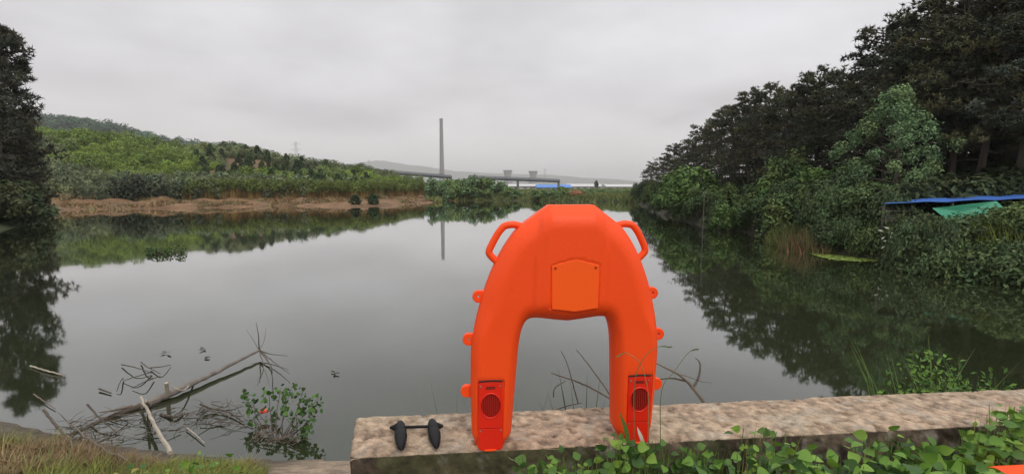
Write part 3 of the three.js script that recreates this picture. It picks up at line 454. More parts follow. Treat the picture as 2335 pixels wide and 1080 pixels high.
    for (let i = 0; i < nWin; i++) { const wd = part(s, 'window', box(w / nWin * 0.5, he * 0.28, 0.3, -w / 2 + w * (i + 0.5) / nWin, he * 0.55, 0.1), M.windowGlass); part(wd, 'sill', box(w / nWin * 0.56, 0.25, 0.5, -w / 2 + w * (i + 0.5) / nWin, he * 0.4, 0.15), M.conc); }
    part(s, 'door', box(3.4, he * 0.6, 0.3, w * 0.31, he * 0.3, 0.08), M.steel);
  };
  shed(1150, 1226, 424.5, 419, 520, M.white, 'pale shed glimpsed under the right pipeline', 4);
  shed(1226, 1302, 427.5, 420, 430, M.roofBlue, 'long shed with bright blue roof right of the pipeline leg', 5);
  shed(1296, 1372, 425, 418.5, 520, M.white, 'white shed behind and right of the blue roofed shed', 5);
  shed(1384, 1466, 425.5, 419.5, 470, M.white, 'white shed at the right end of the row by the pines', 5);
  shed(1412, 1470, 435, 430.5, 330, M.roofBlue, 'low blue roofed shed close to the right bank pines', 3);
  plantThing('leafy_tree', leafyTree(66, 6, { n: 18, per: 30, leaf: 0.8, spread: 0.25, from: 0.35, col: [0.05, 0.07, 0.04] }), 'tiny lone tree standing before the white sheds', 'tree', onGround(1360, 360, 0.1), 0, 1.05);
}
{ // ---- shack on the right bank
  const gy = 0.3, C0 = at(2180, 452, 20.5), s = thing('shack', 'low shack with a blue tarpaulin roof on the right bank', 'shack', V(C0.x, gy, C0.z)), L = (v) => v.sub(s.position);
  const fl = L(at(2014, 464, 20.3)), fr = L(at(2420, 448, 19.4)), bl = L(at(2105, 431, 26)), br = L(at(2460, 428, 25.5)), top = [], NU = 40, NV = 14, pos = [], idx = [];
  for (const e of [0, -0.03]) for (let j = 0; j <= NV; j++) for (let i = 0; i <= NU; i++) { const u = i / NU, v = j / NV, p = fl.clone().lerp(fr, u).lerp(bl.clone().lerp(br, u), v); p.y += e + 0.07 * (fbm(u * 9, v * 3, 2) - 0.5) - 0.025 * Math.sin(u * Math.PI * 4) ** 2; pos.push(p.x, p.y, p.z); }
  const n = (NU + 1) * (NV + 1), id = (e, i, j) => e * n + j * (NU + 1) + i;
  for (let e = 0; e < 2; e++) for (let j = 0; j < NV; j++) for (let i = 0; i < NU; i++) idx.push(id(e, i, j), id(e, i + 1, j), id(e, i + 1, j + 1), id(e, i, j), id(e, i + 1, j + 1), id(e, i, j + 1));
  for (let i = 0; i < NU; i++) for (const j of [0, NV]) idx.push(id(0, i, j), id(0, i + 1, j), id(1, i + 1, j), id(0, i, j), id(1, i + 1, j), id(1, i, j));
  const g = new THREE.BufferGeometry(); g.setAttribute('position', new THREE.Float32BufferAttribute(pos, 3)); g.setIndex(idx); g.computeVertexNormals(); part(s, 'roof', g, M.blue);
  for (const [c, k] of [[fl, 0.1], [fr, 0.1], [bl, 0.1], [br, 0.1], [fl.clone().lerp(fr, 0.4), 0.06]]) { const w = c.clone().add(s.position), y0 = Math.max(height(w.x, w.z), -0.6) - gy - 0.3; part(s, 'post', bar(V(c.x + 0.12, y0, c.z - 0.1), V(c.x + 0.12, c.y - k, c.z - 0.1), 0.05), M.greyWood); }
  for (let i = 0; i < 12; i++) { const a = L(at(2016 + i * 6.4, 470 + (i % 3), 20.6)), b = L(at(2016 + i * 6.4, 540, 20.6)); part(s, 'plank', box(0.105, a.y - b.y, 0.025, a.x, (a.y + b.y) / 2, a.z + 0.01 * (i % 2)), M.greyWood); }
  part(s, 'rail', bar(L(at(2014, 482, 20.45)), L(at(2092, 480, 20.45)), 0.03), M.greyWood);
  const cor = [[2128, 474, 19.7], [2272, 458, 19.7], [2300, 482, 19.3], [2215, 505, 19.2], [2160, 500, 19.3]].map((q) => at(...q)), tg = new MB(), cen = cor.reduce((a, c) => a.add(c), V()).divideScalar(5).add(V(0, 0, -0.25));
  const N = 10; for (let k = 0; k < 5; k++) { const a = cor[k], b = cor[(k + 1) % 5], P = (i, j) => { const q = cen.clone().addScaledVector(V().subVectors(a, cen), i / N).addScaledVector(V().subVectors(b, a), i ? j / N : 0); return q.add(V(0, 0, 0.12 * (fbm(q.x * 2.5, q.y * 3, 4) - 0.5))); }; for (let i = 0; i < N; i++) for (let j = 0; j <= i; j++) { tg.tri(P(i, j), P(i + 1, j), P(i + 1, j + 1), [1, 1, 1]); if (j < i) tg.tri(P(i, j), P(i + 1, j + 1), P(i, j + 1), [1, 1, 1]); } }
  single('tarpaulin', tg.geo(true), M.tealTarp, 'sagging teal green tarpaulin hung below the blue shack roof', 'tarpaulin');
  const pt = at(1603, 436, 29.5), pb = onHeight(1602, 545, 0), pole = thing('thin_pole', 'thin pale pole standing in the water by the right bank', 'pole', V(pb.x, -0.5, pb.z));
  part(pole, 'shaft', bar(V(0, 0, 0), V(0.02, pt.y + 0.5, 0), 0.022), M.greyWood); part(pole, 'cap', new THREE.SphereGeometry(0.035, 10, 8), M.greyWood, V(0.02, pt.y + 0.5, 0));
  // floating duckweed
  const R = rng(41), pad = new THREE.CircleGeometry(0.055, 6); pad.rotateX(-Math.PI / 2);
  const im = new THREE.InstancedMesh(pad, std({ color: 0xffffff, roughness: 0.7 }), 5200), m4 = new THREE.Matrix4(); let n2 = 0;
  while (n2 < 5200) { const f = R(), px = 1836 + 196 * f, c = mix(570, 592, Math.pow(f, 0.7)), half = 10 * Math.sin(Math.PI * Math.pow(f, 0.8)) + 1.5, py = c + (R() - 0.5) * 2 * half; const p = onHeight(px, py, 0.012 + 0.02 * R()); m4.compose(p, new THREE.Quaternion().setFromEuler(new THREE.Euler((R() - 0.5) * 0.35, R() * 6, (R() - 0.5) * 0.35)), V(1, 1, 1).multiplyScalar(0.6 + 0.8 * R())); im.setMatrixAt(n2, m4); const v = 0.7 + 0.5 * R(); im.setColorAt(n2, new THREE.Color().setRGB(0.17 * v, 0.24 * v, 0.035 * v)); n2++; }
  im.name = 'duckweed'; tag(im, 'yellow green duckweed mat floating off the right bank', 'duckweed', null, 'stuff'); scene.add(im);
}
// ---------------------------------------------------------------- parapet wall
const WA = 5.4 * Math.PI / 180, WP = V(0.21, 1.8, -2.145), WU = V(Math.cos(WA), 0, -Math.sin(WA)), WN = V(Math.sin(WA), 0, Math.cos(WA));
const onWall = (u, y, n) => WP.clone().addScaledVector(WU, u).addScaledVector(WN, n).add(V(0, y, 0));
{
  const prof = [], W = 0.392, r = 0.014; // (n, y, outward n, outward y)
  for (let i = 0; i <= 52; i++) prof.push([0, mix(-0.9, -r, i / 52), 1, 0]);
  for (let i = 1; i < 4; i++) { const a = i / 4 * Math.PI / 2; prof.push([-r + r * Math.cos(a), -r + r * Math.sin(a), Math.cos(a), Math.sin(a)]); }
  for (let i = 0; i <= 44; i++) prof.push([mix(-r, -W + r, i / 44), 0, 0, 1]);
  for (let i = 1; i < 4; i++) { const a = i / 4 * Math.PI / 2; prof.push([-W + r - r * Math.sin(a), -r + r * Math.cos(a), -Math.sin(a), Math.cos(a)]); }
  for (let i = 0; i <= 16; i++) prof.push([-W, mix(-r, -1.3, i / 16), -1, 0]);
  const NU = 500, u0 = -0.945, u1 = 4.9, pos = [], col = [], uv = [], idx = [], n = prof.length;
  let acc = 0; const arc = prof.map((q, i) => (acc += i ? Math.hypot(q[0] - prof[i - 1][0], q[1] - prof[i - 1][1]) : 0));
  for (let i = 0; i <= NU; i++) prof.forEach((q, k) => {
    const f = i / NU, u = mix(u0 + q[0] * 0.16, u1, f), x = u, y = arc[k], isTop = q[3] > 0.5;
    const rough = fbm(x * 9, y * 11, 1, 4) - 0.5, grit = fbm(x * 48, y * 48, 2, 3) - 0.5, pits = sstep(0.62, 0.74, fbm(x * 26 + y * 6, y * 34, 5, 3)), edge = Math.max(0, 1 - Math.min(Math.abs(q[0]) + Math.abs(q[1]), 0.05) / 0.05), chip = edge * sstep(0.5, 0.75, fbm(x * 14, 3, 7, 3)) * 0.022;
    let d = rough * 0.012 + grit * 0.007 - pits * 0.009 - chip;
    if (f === 0) d = Math.min(d, 0) - 0.012; else if (i === 1) d -= 0.003;
    const nn = q[0] + q[2] * d, yy = q[1] + q[3] * d, p = onWall(u, yy, nn);
    pos.push(p.x, p.y, p.z); uv.push(x / 0.5, y / 0.5);
    const pk = fbm(x * 2.2 + 4, y * 3, 3, 3), sp = fbm(x * 40, y * 40, 8, 2), lich = sstep(0.6, 0.7, fbm(x * 11, y * 13, 12, 3));
    let c;
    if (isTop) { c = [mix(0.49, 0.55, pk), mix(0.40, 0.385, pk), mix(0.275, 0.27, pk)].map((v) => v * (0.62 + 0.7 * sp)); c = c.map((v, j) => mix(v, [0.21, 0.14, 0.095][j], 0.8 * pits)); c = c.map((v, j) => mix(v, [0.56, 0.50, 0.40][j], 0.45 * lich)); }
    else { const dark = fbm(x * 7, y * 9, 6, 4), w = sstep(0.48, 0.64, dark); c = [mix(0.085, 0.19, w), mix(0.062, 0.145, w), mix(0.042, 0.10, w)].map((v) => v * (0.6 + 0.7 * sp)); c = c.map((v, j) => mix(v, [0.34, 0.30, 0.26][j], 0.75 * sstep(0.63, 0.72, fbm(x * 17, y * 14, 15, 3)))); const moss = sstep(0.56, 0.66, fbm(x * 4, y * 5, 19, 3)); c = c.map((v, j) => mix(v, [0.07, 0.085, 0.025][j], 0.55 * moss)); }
    col.push(...c);
  });
  for (let i = 0; i < NU; i++) for (let k = 0; k + 1 < n; k++) { const a = i * n + k; idx.push(a, a + n, a + 1, a + 1, a + n, a + n + 1); }
  for (const i of [0, NU]) { const c = pos.length / 3, p = onWall(i ? u1 : u0 - 0.03, -0.4, -W / 2); pos.push(p.x, p.y, p.z); uv.push(0, 0); col.push(0.22, 0.17, 0.12); for (let k = 0; k + 1 < n; k++) idx.push(c, i * n + k, i * n + k + 1); }
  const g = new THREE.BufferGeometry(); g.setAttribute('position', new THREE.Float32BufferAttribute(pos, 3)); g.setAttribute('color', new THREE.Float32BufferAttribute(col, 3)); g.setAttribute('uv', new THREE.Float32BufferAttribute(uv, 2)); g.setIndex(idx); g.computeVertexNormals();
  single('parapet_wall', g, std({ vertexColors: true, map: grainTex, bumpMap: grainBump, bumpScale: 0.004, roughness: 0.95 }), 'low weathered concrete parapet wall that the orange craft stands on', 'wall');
}
// ---------------------------------------------------------------- orange rescue craft
const craft = thing('rescue_craft', 'orange u shaped rescue craft standing upright on the parapet wall', 'rescue craft', onWall(0.035, 0.0, -0.078), WA);
{
  const KX = 1.018, K = 0.99, O = [[0, 1.138], [0.1, 1.138], [0.166, 1.09], [0.2335, 1.035], [0.285, 0.965], [0.3285, 0.883], [0.362, 0.80], [0.386, 0.724], [0.418, 0.59], [0.4345, 0.46], [0.4345, 0.353], [0.433, 0.25], [0.4285, 0.15], [0.4235, 0.06], [0.402, 0.0]];
  const I = [[0, 0.598], [0.06, 0.605], [0.115, 0.613], [0.15, 0.616], [0.174, 0.612], [0.192, 0.598], [0.204, 0.574], [0.212, 0.545], [0.219, 0.50], [0.225, 0.42], [0.2285, 0.353], [0.234, 0.25], [0.239, 0.16], [0.2465, 0.055], [0.278, 0.0]];
  const cat = (P, t) => { const i = Math.min(P.length - 2, Math.floor(t)), f = t - i, a = P[Math.max(0, i - 1)], b = P[i], c = P[i + 1], d = P[Math.min(P.length - 1, i + 2)]; if (i < 2 || i >= 13) return [mix(b[0], c[0], f), mix(b[1], c[1], f)]; return [0, 1].map((k) => 0.5 * (2 * b[k] + (c[k] - a[k]) * f + (2 * a[k] - 5 * b[k] + 4 * c[k] - d[k]) * f * f + (3 * b[k] - a[k] - 3 * c[k] + d[k]) * f * f * f)); };
  const skew = (y) => 0.03 * y / 1.14; // the arch sits a touch to one side of its legs
  const T = 0.085;
  function front(u, y, dO, dI, w) { // thickness of the shell in front of the middle plane
    const body = sstep(0.52, 0.72, y), au = Math.abs(u), rO = mix(0.05, 0.11, body), rI = mix(0.052, 0.085, body), e = (d, r) => { const q = clamp(d / r); return 0.42 + 0.58 * (1 - Math.pow(1 - q, 2.2)); };
    let z = T * e(dO, rO) * e(dI, rI) * mix(1, 1.05, body);
    const plate = sstep(mix(0.178, 0.150, sstep(0.9, 1.08, y)), mix(0.150, 0.128, sstep(0.9, 1.08, y)), au) * body; // raised middle deck
    z += 0.012 * plate * sstep(0.0, 0.05, dO);
    z += 0.010 * body * sstep(0.16, 0.10, au) * sstep(0.60, 0.70, y); // hatch bed stands proud
    // recesses: hatch bed and leg panels
    const hu = Math.abs(u - 0.014), hTop = 0.899 - 0.028 * clamp(hu / 0.106), hIn = Math.min(0.1125 - hu, hTop - y, y - 0.655 - 0.014 * clamp(hu / 0.106));
    z -= 0.007 * sstep(-0.001, 0.004, hIn);
    const lu = Math.abs(au - 0.3435), lIn = Math.min(0.059 - lu, 0.337 - y, y - 0.006);
    z -= 0.010 * sstep(-0.002, 0.003, lIn);
    return z;
  }
  const rings = [], NS = 12, NA = 56, st = []; for (let i = 0; i <= 14 * NS; i++) st.push(i / NS);
  const all = [...st.slice(1).reverse().map((t) => [t, -1]), ...st.map((t) => [t, 1])];
  const pos = [], idx = [], nr = NA * 2;
  const surf = (u, y) => { // front height over a point, by search along the stations
    let best = null, bd = 1e9; for (const t of st) { const o = cat(O, t), p = cat(I, t), ex = p[0] - o[0], ey = p[1] - o[1], L2 = ex * ex + ey * ey, k = clamp(((Math.abs(u) - o[0]) * ex + (y - o[1]) * ey) / L2), d = (Math.abs(u) - o[0] - ex * k) ** 2 + (y - o[1] - ey * k) ** 2; if (d < bd) { bd = d; best = [k * Math.sqrt(L2), (1 - k) * Math.sqrt(L2), Math.sqrt(L2)]; } } return front(u, y, ...best); };
  for (const [t, sg] of all) {
    const o = cat(O, t), p = cat(I, t), w = Math.hypot(o[0] - p[0], o[1] - p[1]);
    for (let s = 0; s < 2; s++) for (let a = 0; a < NA; a++) {
      let k = a / (NA - 1); k = 0.5 - 0.5 * Math.cos(k * Math.PI) * (0.35 + 0.65 * 1) ; k = mix(a / (NA - 1), k, 0.35); if (s) k = 1 - k;
      const u = sg * mix(o[0], p[0], k), y = mix(o[1], p[1], k), z = s ? -0.92 * T * (() => { const e = (d) => 0.45 + 0.55 * (1 - Math.pow(1 - clamp(d / 0.06), 2.2)); return e(k * w) * e((1 - k) * w); })() : front(u, y, k * w, (1 - k) * w, w);
      pos.push((u + skew(y)) * KX, y * K, z);
    }
  }
  const m = all.length;
  for (let i = 0; i + 1 < m; i++) for (let a = 0; a < nr; a++) { const b = (a + 1) % nr, p = i * nr + a, q = i * nr + b; idx.push(p, q, p + nr, q, q + nr, p + nr); }
  for (const i of [0, m - 1]) { const c = pos.length / 3; let x = 0; for (let a = 0; a < nr; a++) x += pos[(i * nr + a) * 3] / nr; pos.push(x, 0, 0); for (let a = 0; a < nr; a++) idx.push(c, i * nr + a, i * nr + (a + 1) % nr); }
  let g = new THREE.BufferGeometry(); g.setAttribute('position', new THREE.Float32BufferAttribute(pos, 3)); g.setIndex(idx);
  g.setAttribute('uv', new THREE.Float32BufferAttribute(pos.filter((_, i) => i % 3 < 2).map((v) => v * 3), 2)); g = toCreasedNormals(g, 0.7);
  part(craft, 'hull', g, M.orange);
  // hatch cover with its screws
  const hs = new THREE.Shape([[-0.1035, 0.674], [0, 0.660], [0.1035, 0.674], [0.106, 0.868], [0, 0.8945], [-0.106, 0.868]].map(([x, y]) => new THREE.Vector2(x * K, y * K)));
  const zc = surf(0.014, 0.80); const hg = new THREE.ExtrudeGeometry(hs, { depth: 0.006, bevelEnabled: true, bevelSize: 0.0025, bevelThickness: 0.0025, bevelSegments: 3 });
  const hp = hg.attributes.position; for (let i = 0; i < hp.count; i++) { const x = hp.getX(i), y = hp.getY(i); hp.setZ(i, hp.getZ(i) + 0); }
  const ox = (0.014 + skew(0.8)) * KX, hatch = part(craft, 'hatch_cover', hg, M.hatch, V(ox, 0, zc - 0.002));
  for (const sx of [-1, 1]) part(hatch, 'screw', new THREE.CylinderGeometry(0.0052, 0.0052, 0.004, 12), M.darkred, V(sx * 0.092 * K, 0.858 * K, 0.009), [Math.PI / 2, 0, 0]);
  // chin below the hatch
  // carry handles
  const tube = (pts, r, closed) => new THREE.TubeGeometry(new THREE.CatmullRomCurve3(pts, closed, 'catmullrom', 0.35), 60, r, 12, closed);
  for (const s of [-1, 1]) {
    const P = [[0.205, 1.035], [0.255, 1.047], [0.296, 1.040], [0.325, 1.005], [0.358, 0.94], [0.362, 0.915], [0.345, 0.893], [0.318, 0.868]].map(([u, y]) => V((s * u + skew(y)) * KX, y * K, 0.0));
    part(craft, 'carry_handle', tube(P, 0.0165), M.orange);
    [[0.405, 0.713], [0.446, 0.51], [0.451, 0.259]].forEach(([u, y], i) => {
      const sh = new THREE.Shape(); sh.moveTo(-0.045, -0.022); sh.lineTo(0.0, -0.025); sh.absarc(0, 0, 0.025, -Math.PI / 2, Math.PI / 2, false); sh.lineTo(-0.045, 0.022);
      if (i < 2) { const h = new THREE.Path(); h.absarc(0.001, 0, 0.0095, 0, Math.PI * 2, true); sh.holes.push(h); }
      const lg = new THREE.ExtrudeGeometry(sh, { depth: 0.018, bevelEnabled: true, bevelSize: 0.004, bevelThickness: 0.004, bevelSegments: 3, curveSegments: 20 });
      if (s < 0) lg.rotateZ(Math.PI); lg.translate((s * u + skew(y)) * KX, y * K, -0.009); part(craft, 'mooring_lug', lg, M.orange);
    });
    // thruster panel sunk in the leg
    const cx = (s * 0.3435 + skew(0.2)) * KX, zp = surf(s * 0.3435, 0.3);
    const panel = new THREE.Shape(); { const a = 0.054 * K, y0 = 0.112 * K, y1 = 0.328 * K; panel.moveTo(-a, y0); panel.lineTo(a, y0); panel.lineTo(a, y1 - 0.004); panel.quadraticCurveTo(0, y1 + 0.006, -a, y1 - 0.004); panel.closePath(); const h = new THREE.Path(); h.absellipse(0.001, 0.218 * K, 0.046 * K, 0.058 * K, 0, Math.PI * 2, true); panel.holes.push(h); }
    const tp = part(craft, 'thruster_panel', new THREE.ExtrudeGeometry(panel, { depth: 0.007, bevelEnabled: true, bevelSize: 0.0015, bevelThickness: 0.0015, bevelSegments: 2, curveSegments: 40 }), M.red, V(cx, 0, zp));
    const bars = []; for (let i = -4; i <= 4; i++) { const hh = 0.058 * K * Math.sqrt(1 - (i / 5) ** 2) * 0.97; const b = new RoundedBoxGeometry(0.0048, hh * 2, 0.006, 2, 0.002); b.translate(i * 0.0094, 0.218 * K, 0.0045); bars.push(b); }
    part(tp, 'intake_grille', mergeGeometries(bars), M.grille);
    const bk = new THREE.CylinderGeometry(1, 1, 0.002, 40); bk.rotateX(Math.PI / 2); bk.scale(0.0465 * K, 0.0585 * K, 1); bk.translate(0.001, 0.218 * K, 0.0005); part(tp, 'intake_recess', bk, M.darkred);
    const rim = new THREE.TorusGeometry(1, 0.06, 8, 48); rim.scale(0.047 * K, 0.059 * K, 0.06); part(tp, 'intake_rim', rim, M.red, V(0.001, 0.218 * K, 0.0085));
    for (const [sx, sy] of [[-1, 0.312], [1, 0.312]]) part(tp, 'screw', new THREE.CylinderGeometry(0.0042, 0.0042, 0.003, 12), M.screw, V(sx * 0.044 * K, sy * K, 0.0095), [Math.PI / 2, 0, 0]);
    const strip = []; for (let i = 0; i < 7; i++) strip.push(box(0.0042, 0.0085, 0.0012, -0.018 + i * 0.006, 0.306 * K, 0.009)); part(tp, 'dark_print', mergeGeometries([...strip, box(0.044, 0.0022, 0.0012, 0, 0.2985 * K, 0.009)]), M.ink);
    const slot = part(craft, 'slot', (() => { const q = tube([V(-0.055 * K, 0.3345 * K, 0), V(0, 0.3385 * K, 0), V(0.055 * K, 0.3345 * K, 0)], 0.0036); q.scale(1, 1, 0.8); return q; })(), M.ink, V(cx, 0, surf(s * 0.3435, 0.345) - 0.0005));
    const fs = new THREE.Shape([[-0.054, 0.010], [-0.046, 0.003], [0.046, 0.003], [0.054, 0.010], [0.054, 0.104], [-0.054, 0.104]].map(([x, y]) => new THREE.Vector2(x * K, y * K)));
    const fp = part(craft, 'foot_panel', new THREE.ExtrudeGeometry(fs, { depth: 0.005, bevelEnabled: true, bevelSize: 0.0015, bevelThickness: 0.0015, bevelSegments: 2 }), M.red, V(cx, 0.001, surf(s * 0.3435, 0.1) - 0.001));
    for (const sx of [-1, 1]) part(fp, 'screw', new THREE.CylinderGeometry(0.0042, 0.0042, 0.003, 12), M.screw, V(sx * 0.047 * K, 0.097 * K, 0.007), [Math.PI / 2, 0, 0]);
  }
}
{ // ---- black twin pod gadget lying on the wall
  const a0 = onHeight(912, 961, 1.828), a1 = onHeight(915, 1025, 1.828), b0 = onHeight(984, 957, 1.828), b1 = onHeight(996, 1021, 1.828), t = thing('twin_pod_gadget', 'small black twin pod gadget joined by a thin bar on the wall', 'gadget', V((a0.x + b1.x) / 2, 1.803, (a0.z + b1.z) / 2)), L = (v) => v.clone().sub(t.position);
  const pod = (p, q) => {
    const d = V().subVectors(q, p), len = d.length(), pr = []; for (let i = 0; i <= 24; i++) { const f = i / 24; pr.push(new THREE.Vector2(0.031 * Math.pow(Math.sin(Math.PI * Math.pow(f, 0.82)), 0.5) * (f > 0.5 ? 1 : 0.92) + 0.0001, f * len)); }
    const g = new THREE.LatheGeometry(pr, 24); g.applyQuaternion(new THREE.Quaternion().setFromUnitVectors(V(0, 1, 0), d.normalize())); return part(t, 'pod', g, M.black, L(p));
  };
  const p1 = pod(a0, a1), p2 = pod(b0, b1), m0 = a0.clone().lerp(a1, 0.22), m1 = b0.clone().lerp(b1, 0.25);
  const e = V().subVectors(m1, m0).normalize();
  part(t, 'cross_bar', bar(L(m0), L(m1), 0.0075, 12), M.black);
  for (const [m, s] of [[m0, -1], [m1, 1]]) { const g = new THREE.CylinderGeometry(0.006, 0.019, 0.03, 16); g.rotateZ(-s * Math.PI / 2); part(t, 'side_fin', g, M.black, L(m.clone().addScaledVector(e, s * 0.036))); }
  for (const [p, q] of [[a0, a1], [b0, b1]]) { const g = new THREE.TorusGeometry(0.0272, 0.002, 8, 28); const d = V().subVectors(q, p).normalize(); g.applyQuaternion(new THREE.Quaternion().setFromUnitVectors(V(0, 0, 1), d)); part(t, 'seam_ring', g, M.black, L(p.clone().lerp(q, 0.4))); }
}
{ // ---- a second orange float, only its edge in view
  const c = at(2332, 1086, 1.9), s = new THREE.Shape(), w = 0.17, h = c.y - 1.3; s.moveTo(-w + 0.03, 0); s.lineTo(w - 0.03, 0); s.lineTo(w, 0.03); s.lineTo(w, h - 0.05); s.quadraticCurveTo(w, h, w - 0.05, h); s.lineTo(-w + 0.05, h - 0.012); s.quadraticCurveTo(-w, h - 0.014, -w, h - 0.06); s.lineTo(-w, 0.03);
  const t = thing('orange_float', 'edge of an orange plastic float peeking in at the bottom right corner', 'float', V(c.x + 0.1, 1.3, c.z - 0.02), 0.0);
  const g = new THREE.ExtrudeGeometry(s, { depth: 0.10, bevelEnabled: true, bevelSize: 0.008, bevelThickness: 0.012, bevelSegments: 4 }); g.translate(0, 0, -0.06); part(t, 'hull', g, M.orange); part(t, 'carry_handle', new THREE.TorusGeometry(0.05, 0.012, 10, 24), M.orange, V(w + 0.02, h * 0.5, 0));
}
// ---------------------------------------------------------------- near bank: fallen trunk, sticks, weeds
const WOOD = { grey: [0.165, 0.145, 0.125], pale: [0.34, 0.30, 0.24], dark: [0.075, 0.06, 0.045], brown: [0.15, 0.12, 0.09] };
function stickGeo(pts, r0, r1, col, seg = 7, seed = 1) { // wobbly tapered stick through the points
  const R = rng(seed), c = new THREE.CatmullRomCurve3(pts), n = Math.max(6, pts.length * 5), q = c.getPoints(n), len = c.getLength(); q.forEach((p, i) => { if (i && i < n) p.add(rdir(R).multiplyScalar(len * 0.004)); });
  const mb = new MB(); mb.tube(q, r0, r1, col, seg); for (let i = 0; i < mb.c.length; i += 9) { const k = 0.7 + 0.6 * noise(mb.p[i] * 14, mb.p[i + 1] * 14, mb.p[i + 2] * 14); for (let j = 0; j < 9; j++) mb.c[i + j] *= k; } return mb.geo();
}
const W = (px, py, h = 0.02) => onHeight(px, py, h);
{
  const t = thing('fallen_trunk', 'fallen dead trunk lying out into the water with bare twigs at its tip', 'fallen trunk');
  part(t, 'trunk', stickGeo([W(318, 928, 0.02), W(390, 896, 0.06), W(450, 868, 0.07), W(520, 834, 0.09), W(592, 797, 0.12)], 0.06, 0.02, WOOD.grey, 9, 3), M.bark);
  part(t, 'root_end', stickGeo([W(322, 925, 0.02), W(240, 955, 0.0), W(160, 992, 0.0)], 0.045, 0.02, WOOD.dark, 8, 4), M.bark);
  const tip = W(590, 798, 0.12);
  for (const [pts, r] of [[[tip, at(588, 760, 8.5), at(583, 735, 8.6)], 0.012], [[tip, at(612, 806, 8.3), at(655, 811, 8.1)], 0.012], [[tip, at(600, 780, 8.4), at(607, 745, 8.4)], 0.006], [[tip, at(615, 830, 7.9), at(622, 872, 7.0)], 0.014], [[tip, at(620, 822, 8.0), at(640, 838, 7.7), at(660, 852, 7.4)], 0.010], [[tip, at(575, 772, 8.7), at(560, 750, 8.9)], 0.006], [[tip, at(600, 840, 7.8), at(585, 868, 7.2)], 0.007]]) part(t, 'branch', stickGeo(pts, r, r * 0.3, WOOD.dark, 5, Math.round(r * 1e4)), M.bark);
  part(t, 'stub', stickGeo([W(381, 905, 0.03), W(381, 900, 0.08).add(V(0, 0.1, 0)), W(380, 902, 0.08).add(V(0, 0.19, 0))], 0.028, 0.024, WOOD.pale, 8, 8), M.bark);
  part(t, 'stub', stickGeo([W(340, 925, 0.02), W(333, 915, 0.16), W(332, 915, 0.32)], 0.026, 0.014, WOOD.pale, 7, 9), M.bark);
  part(t, 'branch', stickGeo([W(440, 868, 0.03), W(410, 890, 0.15), W(390, 880, 0.22)], 0.014, 0.008, WOOD.pale, 6, 10), M.bark);
  part(t, 'branch', stickGeo([W(300, 925, 0.03), W(260, 935, 0.06), W(225, 940, 0.04)], 0.02, 0.008, WOOD.brown, 6, 11), M.bark);
  const st = (name, label, pts, r0, r1, c, seed) => single(name, stickGeo(pts, r0, r1, c, 6, seed), M.bark, label, 'stick');
  st('stick', 'pale bare stick leaning across the fallen trunk to the bank', [W(320, 905, 0.12), W(350, 965, 0.16), W(388, 1032, 0.18)], 0.016, 0.024, WOOD.pale, 21);
  st('stick', 'dark stick slanting at the left end of the fallen trunk', [at(98, 935, 5.9), at(140, 985, 5.3), at(188, 1035, 4.6)], 0.018, 0.01, WOOD.dark, 22);
  st('stick', 'thin dark stick between the slanting stick and the trunk', [W(198, 922, 0.15), W(228, 955, 0.1), W(265, 985, 0.02)], 0.014, 0.007, WOOD.dark, 23);
  st('stick', 'short pale stick floating in the dark tree reflection', [W(68, 834, 0.02), W(105, 845, 0.03), W(142, 855, 0.02)], 0.016, 0.008, WOOD.pale, 24);
  st('stick', 'short dark stick floating beyond the middle of the trunk', [W(225, 886, 0.03), W(252, 896, 0.02)], 0.014, 0.009, WOOD.dark, 25);
  st('stick', 'long thin grey stick lying toward the tree reflection', [W(75, 898, 0.05), W(100, 915, 0.03), W(125, 932, 0.02)], 0.009, 0.006, WOOD.brown, 26);
  st('stick', 'dark bent stick between the trunk and the leafy bush', [W(455, 920, 0.12), W(475, 930, 0.05), W(515, 937, 0.04), W(555, 962, 0.02)], 0.013, 0.009, WOOD.dark, 27);
  st('stick', 'pale thin stick in the shallows by the grass', [W(425, 975, 0.03), W(445, 990, 0.03), W(465, 1010, 0.02)], 0.009, 0.006, WOOD.pale, 28);
  st('stick', 'thick dark submerged stick below the trunk stub', [W(365, 945, 0.0), W(400, 950, 0.03), W(420, 940, 0.01)], 0.022, 0.01, WOOD.dark, 29);
  st('stick', 'thin stick crossing the grass at the lower left', [at(150, 960, 4.6), at(215, 1010, 3.9), at(290, 1050, 3.3)], 0.006, 0.004, WOOD.brown, 30);
  const tw = thing('twig_cluster', 'cluster of dark bare twigs poking from the water beyond the trunk', 'twigs');
  for (const [a, b, c2] of [[[276, 831], [310, 838], [345, 850]], [[320, 825], [338, 838], [365, 852]], [[342, 838], [365, 836], [388, 832]], [[345, 848], [310, 858], [280, 868]], [[350, 862], [325, 872], [300, 885]], [[280, 862], [272, 872], [265, 892]]]) part(tw, 'twig', stickGeo([W(...a, 0.03), W(...b, 0.09), W(...c2, 0.02)], 0.010, 0.005, WOOD.dark, 5, a[0]), M.bark);
  const R = rng(90); [[380, 806, 'floating dark leaf left of the upper pair near the trunk tip'], [464, 797, 'upper dark floating leaf of the pair left of the trunk tip'], [466, 816, 'lower dark floating leaf of the pair left of the trunk tip'], [455, 945, 'dark floating leaf between the trunk and the leafy bush'], [763, 852, 'lone dark speck of leaf floating right of the trunk tip']].forEach(([x, y, lab]) => { const mb = new MB(); for (let i = 0; i < 3; i++) mb.leaf(V(0, 0.012 + 0.006 * i, 0), rdir(R).setY(0.05).normalize(), V(0, 1, 0), 0.13, 0.05, [0.03, 0.03, 0.02], 0.1); single('floating_leaf', mb.geo(), M.leaf, lab, 'leaf').position.copy(W(x, y, 0)); });
}
